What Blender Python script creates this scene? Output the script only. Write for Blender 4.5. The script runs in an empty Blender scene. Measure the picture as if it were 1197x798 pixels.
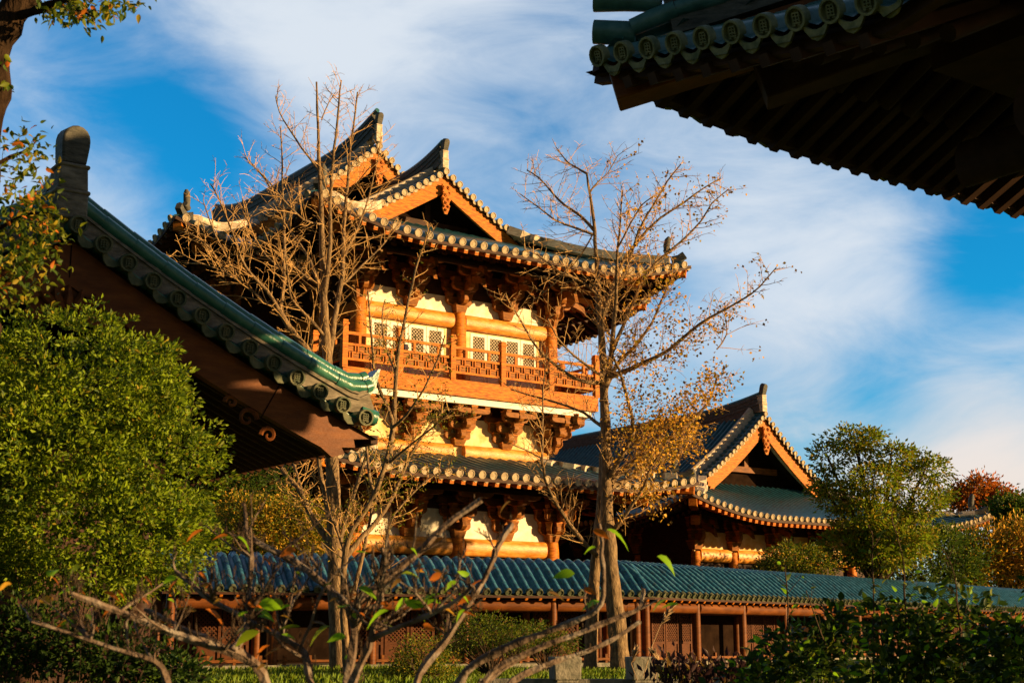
import bpy, bmesh, math, random
import numpy as np
from mathutils import Vector, Matrix

# ------------------------------------------------------------------ camera, world, sun, exposure
SC = bpy.context.scene
COL = SC.collection
FPX, HORIZ, CX, CY, EYE = 1662.0, 745.0, 598.5, 399.0, 1.6      # measured lens of the photograph (1197 px wide)
PITCH = math.atan((HORIZ - CY) / FPX)
CP, SP = math.cos(PITCH), math.sin(PITCH)
cam_d = bpy.data.cameras.new('camera')
cam_d.sensor_width = 36.0
cam_d.lens = 36.0 * FPX / 1197.0
cam_d.clip_start, cam_d.clip_end = 0.1, 3000.0
cam_d.dof.use_dof = True
cam_d.dof.focus_distance = 42.0
cam_d.dof.aperture_fstop = 8.0
cam = bpy.data.objects.new('camera', cam_d)
COL.objects.link(cam)
cam.location = (0, 0, EYE)
cam.rotation_euler = (math.pi / 2 + PITCH, 0, 0)
SC.camera = cam

SUN_EL, SUN_AZ = 8.0, 42.0            # elevation; azimuth away from the facade normal of the halls
TH = math.radians(35.25)              # heading of the temple halls
RV = Vector((math.cos(TH), math.sin(TH), 0))       # along the facades, receding right
DV = Vector((-math.sin(TH), math.cos(TH), 0))      # from the facade to the back
_a = math.radians(SUN_AZ)
_h = (-DV) * math.cos(_a) + RV * math.sin(_a)
SUNV = Vector((_h.x * math.cos(math.radians(SUN_EL)), _h.y * math.cos(math.radians(SUN_EL)), math.sin(math.radians(SUN_EL))))
sun_d = bpy.data.lights.new('sun', 'SUN')
sun_d.energy = 5.0
sun_d.angle = math.radians(0.5)
sun_d.color = (1.0, 0.65, 0.27)
sun = bpy.data.objects.new('sun', sun_d)
COL.objects.link(sun)
sun.location = (30, -10, 30)
sun.rotation_euler = SUNV.to_track_quat('Z', 'Y').to_euler()


def ray(u, v):
    a = (u - CX) / FPX
    b = (CY - v) / FPX
    return Vector((a, CP - b * SP, SP + b * CP))


def at(u, v, Y):
    r = ray(u, v)
    return Vector((0, 0, EYE)) + r * (Y / r.y)


W = bpy.data.worlds.new('World')
SC.world = W
W.use_nodes = True
nt = W.node_tree
for n in list(nt.nodes):
    nt.nodes.remove(n)


def N(t, typ, **kw):
    n = t.nodes.new(typ)
    for k, v in kw.items():
        setattr(n, k, v)
    return n


def math_node(t, op, a, b=None, clamp=False):
    n = N(t, 'ShaderNodeMath', operation=op, use_clamp=clamp)
    for i, x in enumerate((a, b)):
        if x is None:
            continue
        if isinstance(x, (int, float)):
            n.inputs[i].default_value = x
        else:
            t.links.new(x, n.inputs[i])
    return n.outputs[0]


sky = N(nt, 'ShaderNodeTexSky', sky_type='NISHITA', sun_disc=False)
sky.sun_elevation = math.radians(SUN_EL)
sky.sun_rotation = math.atan2(SUNV.x, SUNV.y)
sky.air_density, sky.dust_density, sky.ozone_density = 1.0, 0.4, 3.0
tc = N(nt, 'ShaderNodeTexCoord')
warp = N(nt, 'ShaderNodeTexNoise')
warp.inputs['Scale'].default_value = 2.4
warp.inputs['Detail'].default_value = 10.0
warp.inputs['Roughness'].default_value = 0.55
mp = N(nt, 'ShaderNodeMapping')
mp.inputs['Scale'].default_value = (1.0, 1.0, 2.4)
mp.inputs['Rotation'].default_value = (0.0, math.radians(24), 0.0)
nt.links.new(tc.outputs['Generated'], mp.inputs['Vector'])
nt.links.new(mp.outputs[0], warp.inputs['Vector'])
# banks of cloud and clear holes, given by their direction in the sky
BLOBS = [(300, 10, .075, .42), (420, 40, .07, .30), (540, 40, .07, .30), (700, 110, .06, .10), (110, 205, .06, .16), (930, 345, .06, .34), (1010, 300, .06, .28), (850, 250, .06, .22),
         (1170, 545, .06, .5), (1060, 540, .05, .34), (1110, 385, .07, .20), (960, 500, .035, .2), (880, 400, .05, .12),
         (190, 125, .06, -.5), (255, 190, .05, -.42), (60, 110, .06, -.2), (700, 240, .05, -.12), (480, 130, .05, -.1), (150, 290, .06, -.10), (1000, 462, .045, -.42), (1060, 478, .04, -.34),
         (870, 462, .045, -.16), (1115, 318, .035, -.36), (1175, 318, .05, -.42), (600, 160, .06, -.10), (560, 205, .05, -.08), (1150, 450, .045, -.18), (780, 170, .05, -.05)]
acc = math_node(nt, 'MULTIPLY', math_node(nt, 'SUBTRACT', warp.outputs['Fac'], 0.5), 1.0)
acc = math_node(nt, 'ADD', acc, 0.33)
warp2 = N(nt, 'ShaderNodeTexNoise')
warp2.inputs['Scale'].default_value = 7.5
warp2.inputs['Detail'].default_value = 9.0
warp2.inputs['Roughness'].default_value = 0.6
warp2.inputs['Distortion'].default_value = 0.6
nt.links.new(mp.outputs[0], warp2.inputs['Vector'])
acc = math_node(nt, 'ADD', acc, math_node(nt, 'MULTIPLY', math_node(nt, 'SUBTRACT', warp2.outputs['Fac'], 0.5), 1.15))
for (u, v, sg, am) in BLOBS:
    d = ray(u, v).normalized()
    vm = N(nt, 'ShaderNodeVectorMath', operation='DISTANCE')
    nt.links.new(tc.outputs['Generated'], vm.inputs[0])
    vm.inputs[1].default_value = d
    q = math_node(nt, 'DIVIDE', vm.outputs['Value'], sg)
    q = math_node(nt, 'MULTIPLY', math_node(nt, 'MULTIPLY', q, q), -1.0)
    g = math_node(nt, 'MULTIPLY', math_node(nt, 'EXPONENT', q), am)
    acc = math_node(nt, 'ADD', acc, g)
mr = N(nt, 'ShaderNodeMapRange', interpolation_type='SMOOTHSTEP')
nt.links.new(acc, mr.inputs['Value'])
mr.inputs['From Min'].default_value = -0.12
mr.inputs['From Max'].default_value = 1.0
grade = N(nt, 'ShaderNodeMix', data_type='RGBA', blend_type='MULTIPLY')
grade.inputs['Factor'].default_value = 1.0
nt.links.new(sky.outputs[0], grade.inputs['A'])
grade.inputs['B'].default_value = (0.09, 1.32, 1.8, 1)
cl = N(nt, 'ShaderNodeMix', data_type='RGBA')
nt.links.new(mr.outputs[0], cl.inputs['Factor'])
nt.links.new(grade.outputs['Result'], cl.inputs['A'])
sx = N(nt, 'ShaderNodeSeparateXYZ')
nt.links.new(tc.outputs['Generated'], sx.inputs[0])
el = N(nt, 'ShaderNodeMapRange', interpolation_type='SMOOTHSTEP')
nt.links.new(sx.outputs['Z'], el.inputs['Value'])
el.inputs['From Min'].default_value = 0.06
el.inputs['From Max'].default_value = 0.24
cc = N(nt, 'ShaderNodeMix', data_type='RGBA')
nt.links.new(el.outputs[0], cc.inputs['Factor'])
cc.inputs['A'].default_value = (6.2, 5.4, 4.8, 1)
cc.inputs['B'].default_value = (4.9, 5.4, 6.0, 1)
nt.links.new(cc.outputs['Result'], cl.inputs['B'])
# away from the blue cloudy quarter unseen sky is dimmed, warmed to cut fill
fw = N(nt, 'ShaderNodeVectorMath', operation='DOT_PRODUCT')
nt.links.new(tc.outputs['Generated'], fw.inputs[0])
fw.inputs[1].default_value = ray(620, 300).normalized()
fr = N(nt, 'ShaderNodeMapRange', interpolation_type='SMOOTHSTEP')
nt.links.new(fw.outputs['Value'], fr.inputs['Value'])
fr.inputs['From Min'].default_value = 0.35
fr.inputs['From Max'].default_value = 0.86
far_sky = N(nt, 'ShaderNodeMix', data_type='RGBA', blend_type='MULTIPLY')
far_sky.inputs['Factor'].default_value = 1.0
nt.links.new(sky.outputs[0], far_sky.inputs['A'])
far_sky.inputs['B'].default_value = (0.66, 0.55, 0.48, 1)
qt = N(nt, 'ShaderNodeMix', data_type='RGBA')
nt.links.new(fr.outputs[0], qt.inputs['Factor'])
nt.links.new(far_sky.outputs['Result'], qt.inputs['A'])
nt.links.new(cl.outputs['Result'], qt.inputs['B'])
cl = qt
bg = N(nt, 'ShaderNodeBackground')
bg.inputs['Strength'].default_value = 0.07
nt.links.new(cl.outputs['Result'], bg.inputs['Color'])
wo = N(nt, 'ShaderNodeOutputWorld')
nt.links.new(bg.outputs[0], wo.inputs['Surface'])

SC.view_settings.view_transform = 'Standard'
SC.view_settings.look = 'None'
SC.view_settings.exposure = 1.05
SC.view_settings.gamma = 1.0
SC.cycles.max_bounces = 5
SC.cycles.diffuse_bounces = 2
SC.cycles.glossy_bounces = 2
SC.cycles.transmission_bounces = 2
SC.cycles.transparent_max_bounces = 4

RNG = np.random.default_rng(7)
random.seed(7)


# ------------------------------------------------------------------ materials
def material(name, c1, c2=None, scale=6.0, rough=0.7, bump=0.0, bscale=None, stretch=(1, 1, 1), spec=0.15, c3=None, detail=5.0, leaf=0.0, lo=.35, hi=.65):
    m = bpy.data.materials.new(name)
    m.use_nodes = True
    t = m.node_tree
    b = t.nodes['Principled BSDF']
    b.inputs['Roughness'].default_value = rough
    b.inputs['Specular IOR Level'].default_value = spec
    b.inputs['Base Color'].default_value = (*c1, 1)
    if c2 is not None:
        co = N(t, 'ShaderNodeTexCoord')
        ma = N(t, 'ShaderNodeMapping')
        ma.inputs['Scale'].default_value = stretch
        t.links.new(co.outputs['Object'], ma.inputs['Vector'])
        no = N(t, 'ShaderNodeTexNoise')
        no.inputs['Scale'].default_value = scale
        no.inputs['Detail'].default_value = detail
        no.inputs['Roughness'].default_value = 0.62
        t.links.new(ma.outputs[0], no.inputs['Vector'])
        cr = N(t, 'ShaderNodeValToRGB')
        cr.color_ramp.elements[0].position = lo
        cr.color_ramp.elements[1].position = hi
        cr.color_ramp.elements[0].color = (*c1, 1)
        cr.color_ramp.elements[1].color = (*c2, 1)
        if c3 is not None:
            e = cr.color_ramp.elements.new((lo + hi) / 2)
            e.color = (*c3, 1)
        t.links.new(no.outputs['Fac'], cr.inputs['Fac'])
        t.links.new(cr.outputs[0], b.inputs['Base Color'])
        if bump:
            nb = no
            if bscale:
                nb = N(t, 'ShaderNodeTexNoise')
                nb.inputs['Scale'].default_value = bscale
                nb.inputs['Detail'].default_value = 4.0
                t.links.new(ma.outputs[0], nb.inputs['Vector'])
            bp = N(t, 'ShaderNodeBump')
            bp.inputs['Strength'].default_value = bump
            bp.inputs['Distance'].default_value = 0.03
            t.links.new(nb.outputs['Fac'], bp.inputs['Height'])
            t.links.new(bp.outputs[0], b.inputs['Normal'])
    if leaf:
        out = t.nodes['Material Output']
        tr = N(t, 'ShaderNodeBsdfTranslucent')
        tr.inputs['Color'].default_value = (*[min(1, x * 1.3) for x in c1], 1)
        mx = N(t, 'ShaderNodeMixShader')
        mx.inputs[0].default_value = leaf
        t.links.new(b.outputs[0], mx.inputs[1])
        t.links.new(tr.outputs[0], mx.inputs[2])
        t.links.new(mx.outputs[0], out.inputs['Surface'])
    return m


M = {}
M['glaze'] = material('glazed_teal_tile', (.05, .065, .06), (.05, .17, .20), 5.0, .36, .1, 40, spec=.45, c3=(.025, .12, .145), detail=12, lo=.3)
M['glaze_blue'] = material('glazed_blue_tile', (.04, .06, .07), (.07, .19, .27), 7.0, .36, .15, 40, spec=.45, c3=(.02, .11, .175), detail=12, lo=.3)
M['glaze_green'] = material('glazed_green_tile', (.02, .10, .07), (.06, .19, .13), 4.5, .3, .15, 30, spec=.5, c3=(.03, .14, .10), detail=8)
M['disc'] = material('tile_end_clay', (.05, .07, .04), (.15, .145, .085), 9.0, .6, .2, 40)
M['disc_far'] = material('tile_end_weathered', (.30, .22, .13), (.52, .42, .28), 9.0, .6)
M['ridge'] = material('ridge_mortar', (.40, .31, .22), (.68, .57, .44), 5.0, .8, .4, 14, stretch=(1, 1, 3))
M['ridge_dark'] = material('ridge_dark_tile', (.05, .05, .045), (.13, .12, .10), 6.0, .6, .4, 18, stretch=(1, 1, 4))
M['wood'] = material('orange_brown_timber', (.26, .065, .007), (.64, .21, .018), 4.0, .5, .35, 22, stretch=(1, 1, 5), c3=(.50, .145, .010), detail=9)
M['wood_red'] = material('red_brown_timber', (.11, .034, .007), (.24, .082, .014), 3.0, .55, .25, 16, stretch=(1, 1, 5))
M['wood_rf'] = material('rafter_timber', (.2, .07, .018), (.3, .12, .03), 3.0, .6, .2, 18, stretch=(1, 1, 5))
M['wood_mid'] = material('golden_brown_timber', (.15, .05, .009), (.34, .125, .02), 3.5, .55, .3, 18, stretch=(1, 1, 4), detail=8)
M['beam'] = material('glow_toned_beam', (.46, .15, .015), (.74, .36, .08), 3.0, .38, .25, 18, stretch=(1, 1, 4), c3=(.62, .25, .035), detail=8, spec=.35)  # paler than the other timber: sun glow put into the colour
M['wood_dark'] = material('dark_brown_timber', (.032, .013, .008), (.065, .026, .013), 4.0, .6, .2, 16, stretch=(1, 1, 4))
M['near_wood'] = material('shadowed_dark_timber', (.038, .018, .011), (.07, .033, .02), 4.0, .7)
M['door_dark'] = material('shade_toned_door_timber', (.06, .018, .006), (.11, .034, .010), 4.0, .6, .2, 16, stretch=(1, 1, 4))  # corridor's inner shade put into the door colour
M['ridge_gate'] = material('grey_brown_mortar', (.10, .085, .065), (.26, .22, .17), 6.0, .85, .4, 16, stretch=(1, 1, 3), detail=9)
M['glaze_near'] = material('lightened_glazed_tile', (.03, .10, .095), (.10, .21, .20), 5.0, .35, .15, 35, spec=.5, c3=(.05, .15, .14), detail=9)  # glaze lightened to carry brightness the unlit eave does not receive
M['disc_near'] = material('lightened_tile_end', (.10, .12, .06), (.30, .28, .15), 10.0, .6, .2, 40, detail=9)  # lightened likewise, brightness put into the tile-end colour
M['edge_bark'] = material('black_brown_bark', (.014, .009, .006), (.05, .03, .018), 9.0, .95, .9, 26, stretch=(2, 2, .7), spec=.02)
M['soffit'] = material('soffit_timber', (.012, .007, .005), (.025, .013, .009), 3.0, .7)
M['board'] = material('bargeboard_timber', (.09, .026, .005), (.19, .06, .011), 2.2, .5, .15, 20, stretch=(1, 1, 4), c3=(.135, .04, .008), detail=7, spec=.15)
M['plaster'] = material('cream_plaster', (.68, .57, .4), (.88, .83, .72), 2.2, .85, .1, 12)
M['plaster_y'] = material('yellowed_plaster', (.66, .40, .13), (.86, .70, .42), 1.8, .8, .1, 12)
M['white'] = material('white_painted_wood', (.74, .70, .62), (.84, .81, .75), 6.0, .6)
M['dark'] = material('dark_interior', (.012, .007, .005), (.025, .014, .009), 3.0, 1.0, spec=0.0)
M['lattice'] = material('lattice_wood', (.34, .27, .18), (.48, .4, .28), 8.0, .6)
M['stone'] = material('weathered_granite', (.13, .13, .10), (.3, .27, .22), 7.0, .85, .5, 22, c3=(.22, .2, .16), detail=9)
M['bark'] = material('ginkgo_bark', (.10, .065, .035), (.34, .23, .12), 9.0, .85, .8, 26, stretch=(2.2, 2.2, .6), c3=(.2, .13, .07), detail=8)
M['twig'] = material('twig_bark', (.5, .28, .10), (.68, .42, .17), 12.0, .75, .3, 30)
M['bark_dark'] = material('dark_bark', (.035, .022, .015), (.10, .065, .04), 10.0, .9, .8, 24, stretch=(2, 2, .6))
M['bark_grey'] = material('grey_lichened_bark', (.09, .06, .042), (.26, .225, .19), 11.0, .75, .7, 30, c3=(.16, .11, .08), detail=9)
M['soil'] = material('dark_soil', (.03, .022, .014), (.07, .05, .03), 2.0, .95, .4, 12)
M['lawn'] = material('lawn_green', (.035, .07, .012), (.08, .12, .02), 3.0, .95, .4, 30)


def leafmat(name, c, tr=.4, rough=.5, spec=.2):
    return material(name, c, tuple(min(1, x * 1.55) for x in c), 3.0, rough, leaf=tr, spec=spec)


M['lf_a'] = leafmat('leaf_olive_green', (.12, .145, .008))
M['lf_b'] = leafmat('leaf_bright_green', (.18, .25, .010))
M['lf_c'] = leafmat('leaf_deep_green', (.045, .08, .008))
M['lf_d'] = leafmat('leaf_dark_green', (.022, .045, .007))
M['lf_y'] = leafmat('leaf_yellow_olive', (.27, .20, .015))
M['lf_o'] = leafmat('leaf_russet', (.42, .12, .012))
M['lf_g'] = leafmat('leaf_golden_brown', (.60, .32, .03))
M['lf_lime'] = leafmat('leaf_lime', (.22, .42, .012), .5)
M['lf_br'] = leafmat('leaf_dull_brown', (.14, .08, .02))
M['lf_p'] = leafmat('leaf_purple_brown', (.045, .02, .02))
M['grass'] = leafmat('grass_blade', (.13, .20, .015), .4)
M['straw'] = leafmat('straw_plume', (.42, .30, .18), .4)


# ------------------------------------------------------------------ object helpers
def tag(o, label=None, cat=None, group=None, kind=None):
    if label:
        o['label'] = label
    if cat:
        o['category'] = cat
    if group:
        o['group'] = group
    if kind:
        o['kind'] = kind
    return o


def thing(name, label, cat, loc=(0, 0, 0), rz=0.0, group=None):
    o = bpy.data.objects.new(name, None)
    o.empty_display_size = 0.3
    COL.objects.link(o)
    o.location = loc
    o.rotation_euler = (0, 0, rz)
    return tag(o, label, cat, group)


def inst(name, mesh, parent=None, loc=(0, 0, 0), rot=None, scale=None):
    o = bpy.data.objects.new(name, mesh)
    COL.objects.link(o)
    if parent is not None:
        o.parent = parent
    if rot is not None:
        m3 = rot.to_4x4() if isinstance(rot, Matrix) else Matrix.Rotation(rot, 4, 'Z')
        o.matrix_local = Matrix.Translation(loc) @ m3
    else:
        o.location = loc
    if scale is not None:
        o.scale = scale
    return o


class MB:
    def __init__(s):
        s.v, s.f, s.m = [], [], []

    def add(s, vs, fs, mi=0):
        n = len(s.v)
        s.v.extend([(float(a[0]), float(a[1]), float(a[2])) for a in vs])
        s.f.extend([tuple(i + n for i in f) for f in fs])
        s.m.extend([mi] * len(fs))

    def box(s, c, size, mi=0, R=None, taper=1.0):
        hx, hy, hz = size[0] / 2, size[1] / 2, size[2] / 2
        vs = []
        for z, k in ((-hz, taper), (hz, 1.0)):
            for x, y in ((-hx, -hy), (hx, -hy), (hx, hy), (-hx, hy)):
                p = Vector((x * k, y * k, z))
                if R is not None:
                    p = R @ p
                vs.append(p + Vector(c))
        s.add(vs, [(3, 2, 1, 0), (4, 5, 6, 7), (0, 1, 5, 4), (1, 2, 6, 5), (2, 3, 7, 6), (3, 0, 4, 7)], mi)

    def beam(s, p0, p1, w, h, mi=0, up=(0, 0, 1)):
        p0, p1 = Vector(p0), Vector(p1)
        d = (p1 - p0)
        y = d.normalized()
        x = y.cross(Vector(up)).normalized()
        z = x.cross(y)
        R = Matrix((x, y, z)).transposed()
        s.box((p0 + p1) / 2, (w, d.length, h), mi, R)

    def prism(s, poly, o, ux, uy, depth, mi=0):
        o, ux, uy = Vector(o), Vector(ux), Vector(uy)
        n = ux.cross(uy).normalized() * depth
        k = len(poly)
        a = [o + ux * p[0] + uy * p[1] for p in poly]
        vs = a + [p + n for p in a]
        fs = [tuple(range(k - 1, -1, -1)), tuple(range(k, 2 * k))]
        for i in range(k):
            j = (i + 1) % k
            fs.append((i, j, j + k, i + k))
        s.add(vs, fs, mi)

    def tube(s, pts, rad, n=8, mi=0, cap=True):
        pts = [Vector(p) for p in pts]
        k = len(pts)
        if not hasattr(rad, '__len__'):
            rad = [rad] * k
        t0 = (pts[1] - pts[0]).normalized()
        a = t0.cross(Vector((0, 0, 1)))
        if a.length < .05:
            a = t0.cross(Vector((0, 1, 0)))
        a.normalize()
        vs = []
        for i in range(k):
            if i == 0:
                t = pts[1] - pts[0]
            elif i == k - 1:
                t = pts[-1] - pts[-2]
            else:
                t = pts[i + 1] - pts[i - 1]
            t.normalize()
            a = (a - t * a.dot(t)).normalized()
            b = t.cross(a)
            for j in range(n):
                w = 2 * math.pi * j / n
                vs.append(pts[i] + (a * math.cos(w) + b * math.sin(w)) * rad[i])
        fs = []
        for i in range(k - 1):
            for j in range(n):
                j2 = (j + 1) % n
                fs.append((i * n + j, i * n + j2, (i + 1) * n + j2, (i + 1) * n + j))
        if cap:
            fs.append(tuple(range(n - 1, -1, -1)))
            fs.append(tuple((k - 1) * n + j for j in range(n)))
        s.add(vs, fs, mi)

    def sweep(s, pts, prof, side, mi=0, up=None):
        """profile (a along side, b along the path's own up) swept along pts"""
        pts = [Vector(p) for p in pts]
        k, n = len(pts), len(prof)
        vs = []
        for i in range(k):
            t = (pts[min(i + 1, k - 1)] - pts[max(i - 1, 0)]).normalized()
            sd = Vector(side)
            sd = (sd - t * sd.dot(t)).normalized()
            u = sd.cross(t)
            if u.z < 0:
                u = -u
            for a, b in prof:
                vs.append(pts[i] + sd * a + u * b)
        fs = []
        for i in range(k - 1):
            for j in range(n):
                j2 = (j + 1) % n
                fs.append((i * n + j, i * n + j2, (i + 1) * n + j2, (i + 1) * n + j))
        fs.append(tuple(range(n - 1, -1, -1)))
        fs.append(tuple((k - 1) * n + j for j in range(n)))
        s.add(vs, fs, mi)

    def grid(s, P, mi=0):
        h, w = len(P), len(P[0])
        fs = [(i * w + j, i * w + j + 1, (i + 1) * w + j + 1, (i + 1) * w + j) for i in range(h - 1) for j in range(w - 1)]
        s.add([p for r in P for p in r], fs, mi)

    def mesh(s, name, mats, smooth=None):
        me = bpy.data.meshes.new(name)
        me.from_pydata(s.v, [], s.f)
        if not isinstance(mats, (list, tuple)):
            mats = [mats]
        for m in mats:
            me.materials.append(m)
        if len(mats) > 1:
            me.polygons.foreach_set('material_index', s.m)
        bm = bmesh.new()
        bm.from_mesh(me)
        bmesh.ops.recalc_face_normals(bm, faces=bm.faces)
        bm.to_mesh(me)
        bm.free()
        if smooth:
            me.polygons.foreach_set('use_smooth', [True] * len(me.polygons))
            me.set_sharp_from_angle(angle=math.radians(smooth))
        me.update()
        return me

    def build(s, name, mats, parent=None, smooth=None, bevel=None):
        me = s.mesh(name, mats, smooth)
        o = inst(name, me, parent)
        if bevel:
            b = o.modifiers.new('bevel', 'BEVEL')
            b.width = bevel
            b.segments = 2
            b.limit_method = 'ANGLE'
        return o


def np_mesh(name, v, f, mats, mi=None, parent=None, smooth=False):
    """v (N,3), f (K,3 or 4) numpy"""
    me = bpy.data.meshes.new(name)
    me.vertices.add(len(v))
    me.vertices.foreach_set('co', np.asarray(v, np.float32).ravel())
    k = f.shape[1]
    me.loops.add(f.size)
    me.loops.foreach_set('vertex_index', f.ravel().astype(np.int32))
    me.polygons.add(len(f))
    me.polygons.foreach_set('loop_start', np.arange(0, f.size, k, dtype=np.int32))
    for m in mats:
        me.materials.append(m)
    if mi is not None:
        me.polygons.foreach_set('material_index', mi.astype(np.int32))
    if smooth:
        me.polygons.foreach_set('use_smooth', [True] * len(f))
    me.update(calc_edges=True)
    return inst(name, me, parent)


def unit(a):
    return a / np.maximum(np.linalg.norm(a, axis=1, keepdims=True), 1e-6)


def fine_leaves(name, pos, dirs, size, mats, weights, parent=None, width=.5, curl=.18):
    """near leaves: ovate blades folded on the midrib and curling at the tip"""
    n = len(pos)
    d = unit(np.asarray(dirs, float))
    r = unit(RNG.normal(size=(n, 3)) * .6 + np.array([0, 0, 1.0]))
    s = unit(np.cross(d, r))
    nn = np.cross(s, d)
    sz = np.asarray(size, float).reshape(-1, 1)
    cu = (curl * RNG.uniform(.2, 1.8, n)).reshape(-1, 1)
    ts = (0, .12, .32, .55, .78, 1.0)
    ws = (0.0, .62, 1.0, .9, .5, 0.0)
    mid = [pos + d * sz * t - nn * sz * cu * t * t for t in ts]
    V = [mid[0]]
    for i in range(1, 5):
        up = nn * sz * .10 * ws[i]
        V += [mid[i] + s * sz * width * .5 * ws[i] + up, mid[i], mid[i] - s * sz * width * .5 * ws[i] + up]
    V.append(mid[5])
    v = np.stack(V, 1).reshape(-1, 3)
    F = [(0, 2, 1), (0, 3, 2)]
    for i in range(3):
        a = 1 + 3 * i
        F += [(a, a + 1, a + 4), (a, a + 4, a + 3), (a + 1, a + 2, a + 5), (a + 1, a + 5, a + 4)]
    F += [(10, 11, 13), (11, 12, 13)]
    F = np.array(F)
    f = (np.arange(n)[:, None, None] * 14 + F[None]).reshape(-1, 3)
    k = RNG.choice(len(mats), size=n, p=np.array(weights) / sum(weights))
    return np_mesh(name, v, f, mats, np.repeat(k, len(F)), parent, smooth=True)


def leaves(name, pos, dirs, size, mats, weights, parent=None, width=.5, droop=0.0, quad=True):
    """leaf blades: folded pointed blades, one per position"""
    n = len(pos)
    pos = np.asarray(pos, float)
    d = unit(np.asarray(dirs, float))
    r = unit(RNG.normal(size=(n, 3)))
    s = unit(np.cross(d, r))
    nn = np.cross(s, d)
    sz = np.asarray(size, float).reshape(-1, 1)
    base = pos
    tip = pos + d * sz - nn * sz * .12
    mid = pos + d * sz * .48
    le = mid + s * sz * width * .5 + nn * sz * .12
    ri = mid - s * sz * width * .5 + nn * sz * .12
    v = np.stack([base, le, tip, ri], 1).reshape(-1, 3)
    i = np.arange(n)[:, None] * 4
    f = np.concatenate([i + np.array([[0, 2, 1]]), i + np.array([[0, 3, 2]])], 0)
    k = RNG.choice(len(mats), size=n, p=np.array(weights) / sum(weights))
    return np_mesh(name, v, f, mats, np.concatenate([k, k]), parent)
# ------------------------------------------------------------------ temple architecture
class Roof:
    def __init__(s, hw, yf, yb, ze, a, b, L=0.0, Rl=1.0, ex=2.0, zes=None, Ls=None, Rls=None, af=None, bf=None):
        s.hw, s.yf, s.yb, s.ze, s.a, s.b, s.L, s.Rl, s.ex = hw, yf, yb, ze, a, b, L, Rl, ex
        s.af, s.bf = (a if af is None else af), (b if bf is None else bf)
        s.zes = ze if zes is None else zes
        s.Ls = L if Ls is None else Ls
        s.Rls = Rl if Rls is None else Rls

    def rise(s, d):
        return s.a * d + s.b * d * d

    def front(s, x, d):
        e = s.hw - abs(x)
        return Vector((x, s.yf + d, s.ze + s.af * d + s.bf * d * d + s.L * max(0, 1 - max(e, 0) / s.Rl) ** s.ex))

    def side(s, sg):
        def P(y, d):
            e = max(0, min(y - s.yf, s.yb - y))
            return Vector((sg * (s.hw - d), y, s.zes + s.rise(d) + s.Ls * max(0, 1 - e / s.Rls) ** s.ex))
        return P

    def zr(s, x):
        return s.zes + s.rise(s.hw - abs(x))


def frame_at(P, s, d):
    ts = (P(s + .02, d) - P(s - .02, d)).normalized()
    td = (P(s, d + .02) - P(s, d - .02)).normalized()
    n = ts.cross(td)
    if n.z < 0:
        n = -n
    return ts, td, n.normalized()


def tile_end(mb, c, ax, up, r, mi, near=False, depth=.05):
    """round end tile with a raised rim and a relief in its middle"""
    ax = ax.normalized()
    u = (up - ax * up.dot(ax)).normalized()
    w = ax.cross(u)
    n = 14 if near else 9
    rings = [(r, -.02), (r, depth), (r * .8, depth), (r * .78, depth - .018 * (2 if near else 1))]
    vs, fs = [], []
    for rr, dd in rings:
        for j in range(n):
            t = 2 * math.pi * j / n
            vs.append(c + (u * math.cos(t) + w * math.sin(t)) * rr + ax * dd)
    for i in range(3):
        for j in range(n):
            j2 = (j + 1) % n
            fs.append((i * n + j, i * n + j2, (i + 1) * n + j2, (i + 1) * n + j))
    fs.append(tuple(3 * n + j for j in range(n)))
    mb.add(vs, fs, mi)
    if near:
        R = Matrix((w, ax, u)).transposed()
        q = c + ax * (depth - .02)
        for (a, b, la, lb) in ((0, .42, .62, .1), (0, .16, .8, .09), (0, -.1, .62, .09), (0, -.36, .8, .1), (-.3, .1, .09, .7), (.3, .1, .09, .7), (0, .1, .09, .8), (-.25, -.52, .3, .09), (.28, -.52, .3, .09)):
            mb.box(q + w * (a * r) + u * (b * r), (la * r, .018, lb * r), mi, R)


def drip(mb, c, ax, ts, n, w, h, mi):
    """crescent drip tile hanging between two round ends"""
    ax = ax.normalized()
    poly = []
    k = 5
    for i in range(k):
        t = -1 + 2 * i / (k - 1)
        poly.append((t * w, -(1 - t * t) * h * .45))
    for i in range(k):
        t = 1 - 2 * i / (k - 1)
        poly.append((t * w, -(1 - t * t) * h - .03))
    mb.prism(poly, c, ts, n, .025 if ts.cross(n).dot(ax) > 0 else -.025, mi)


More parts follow.
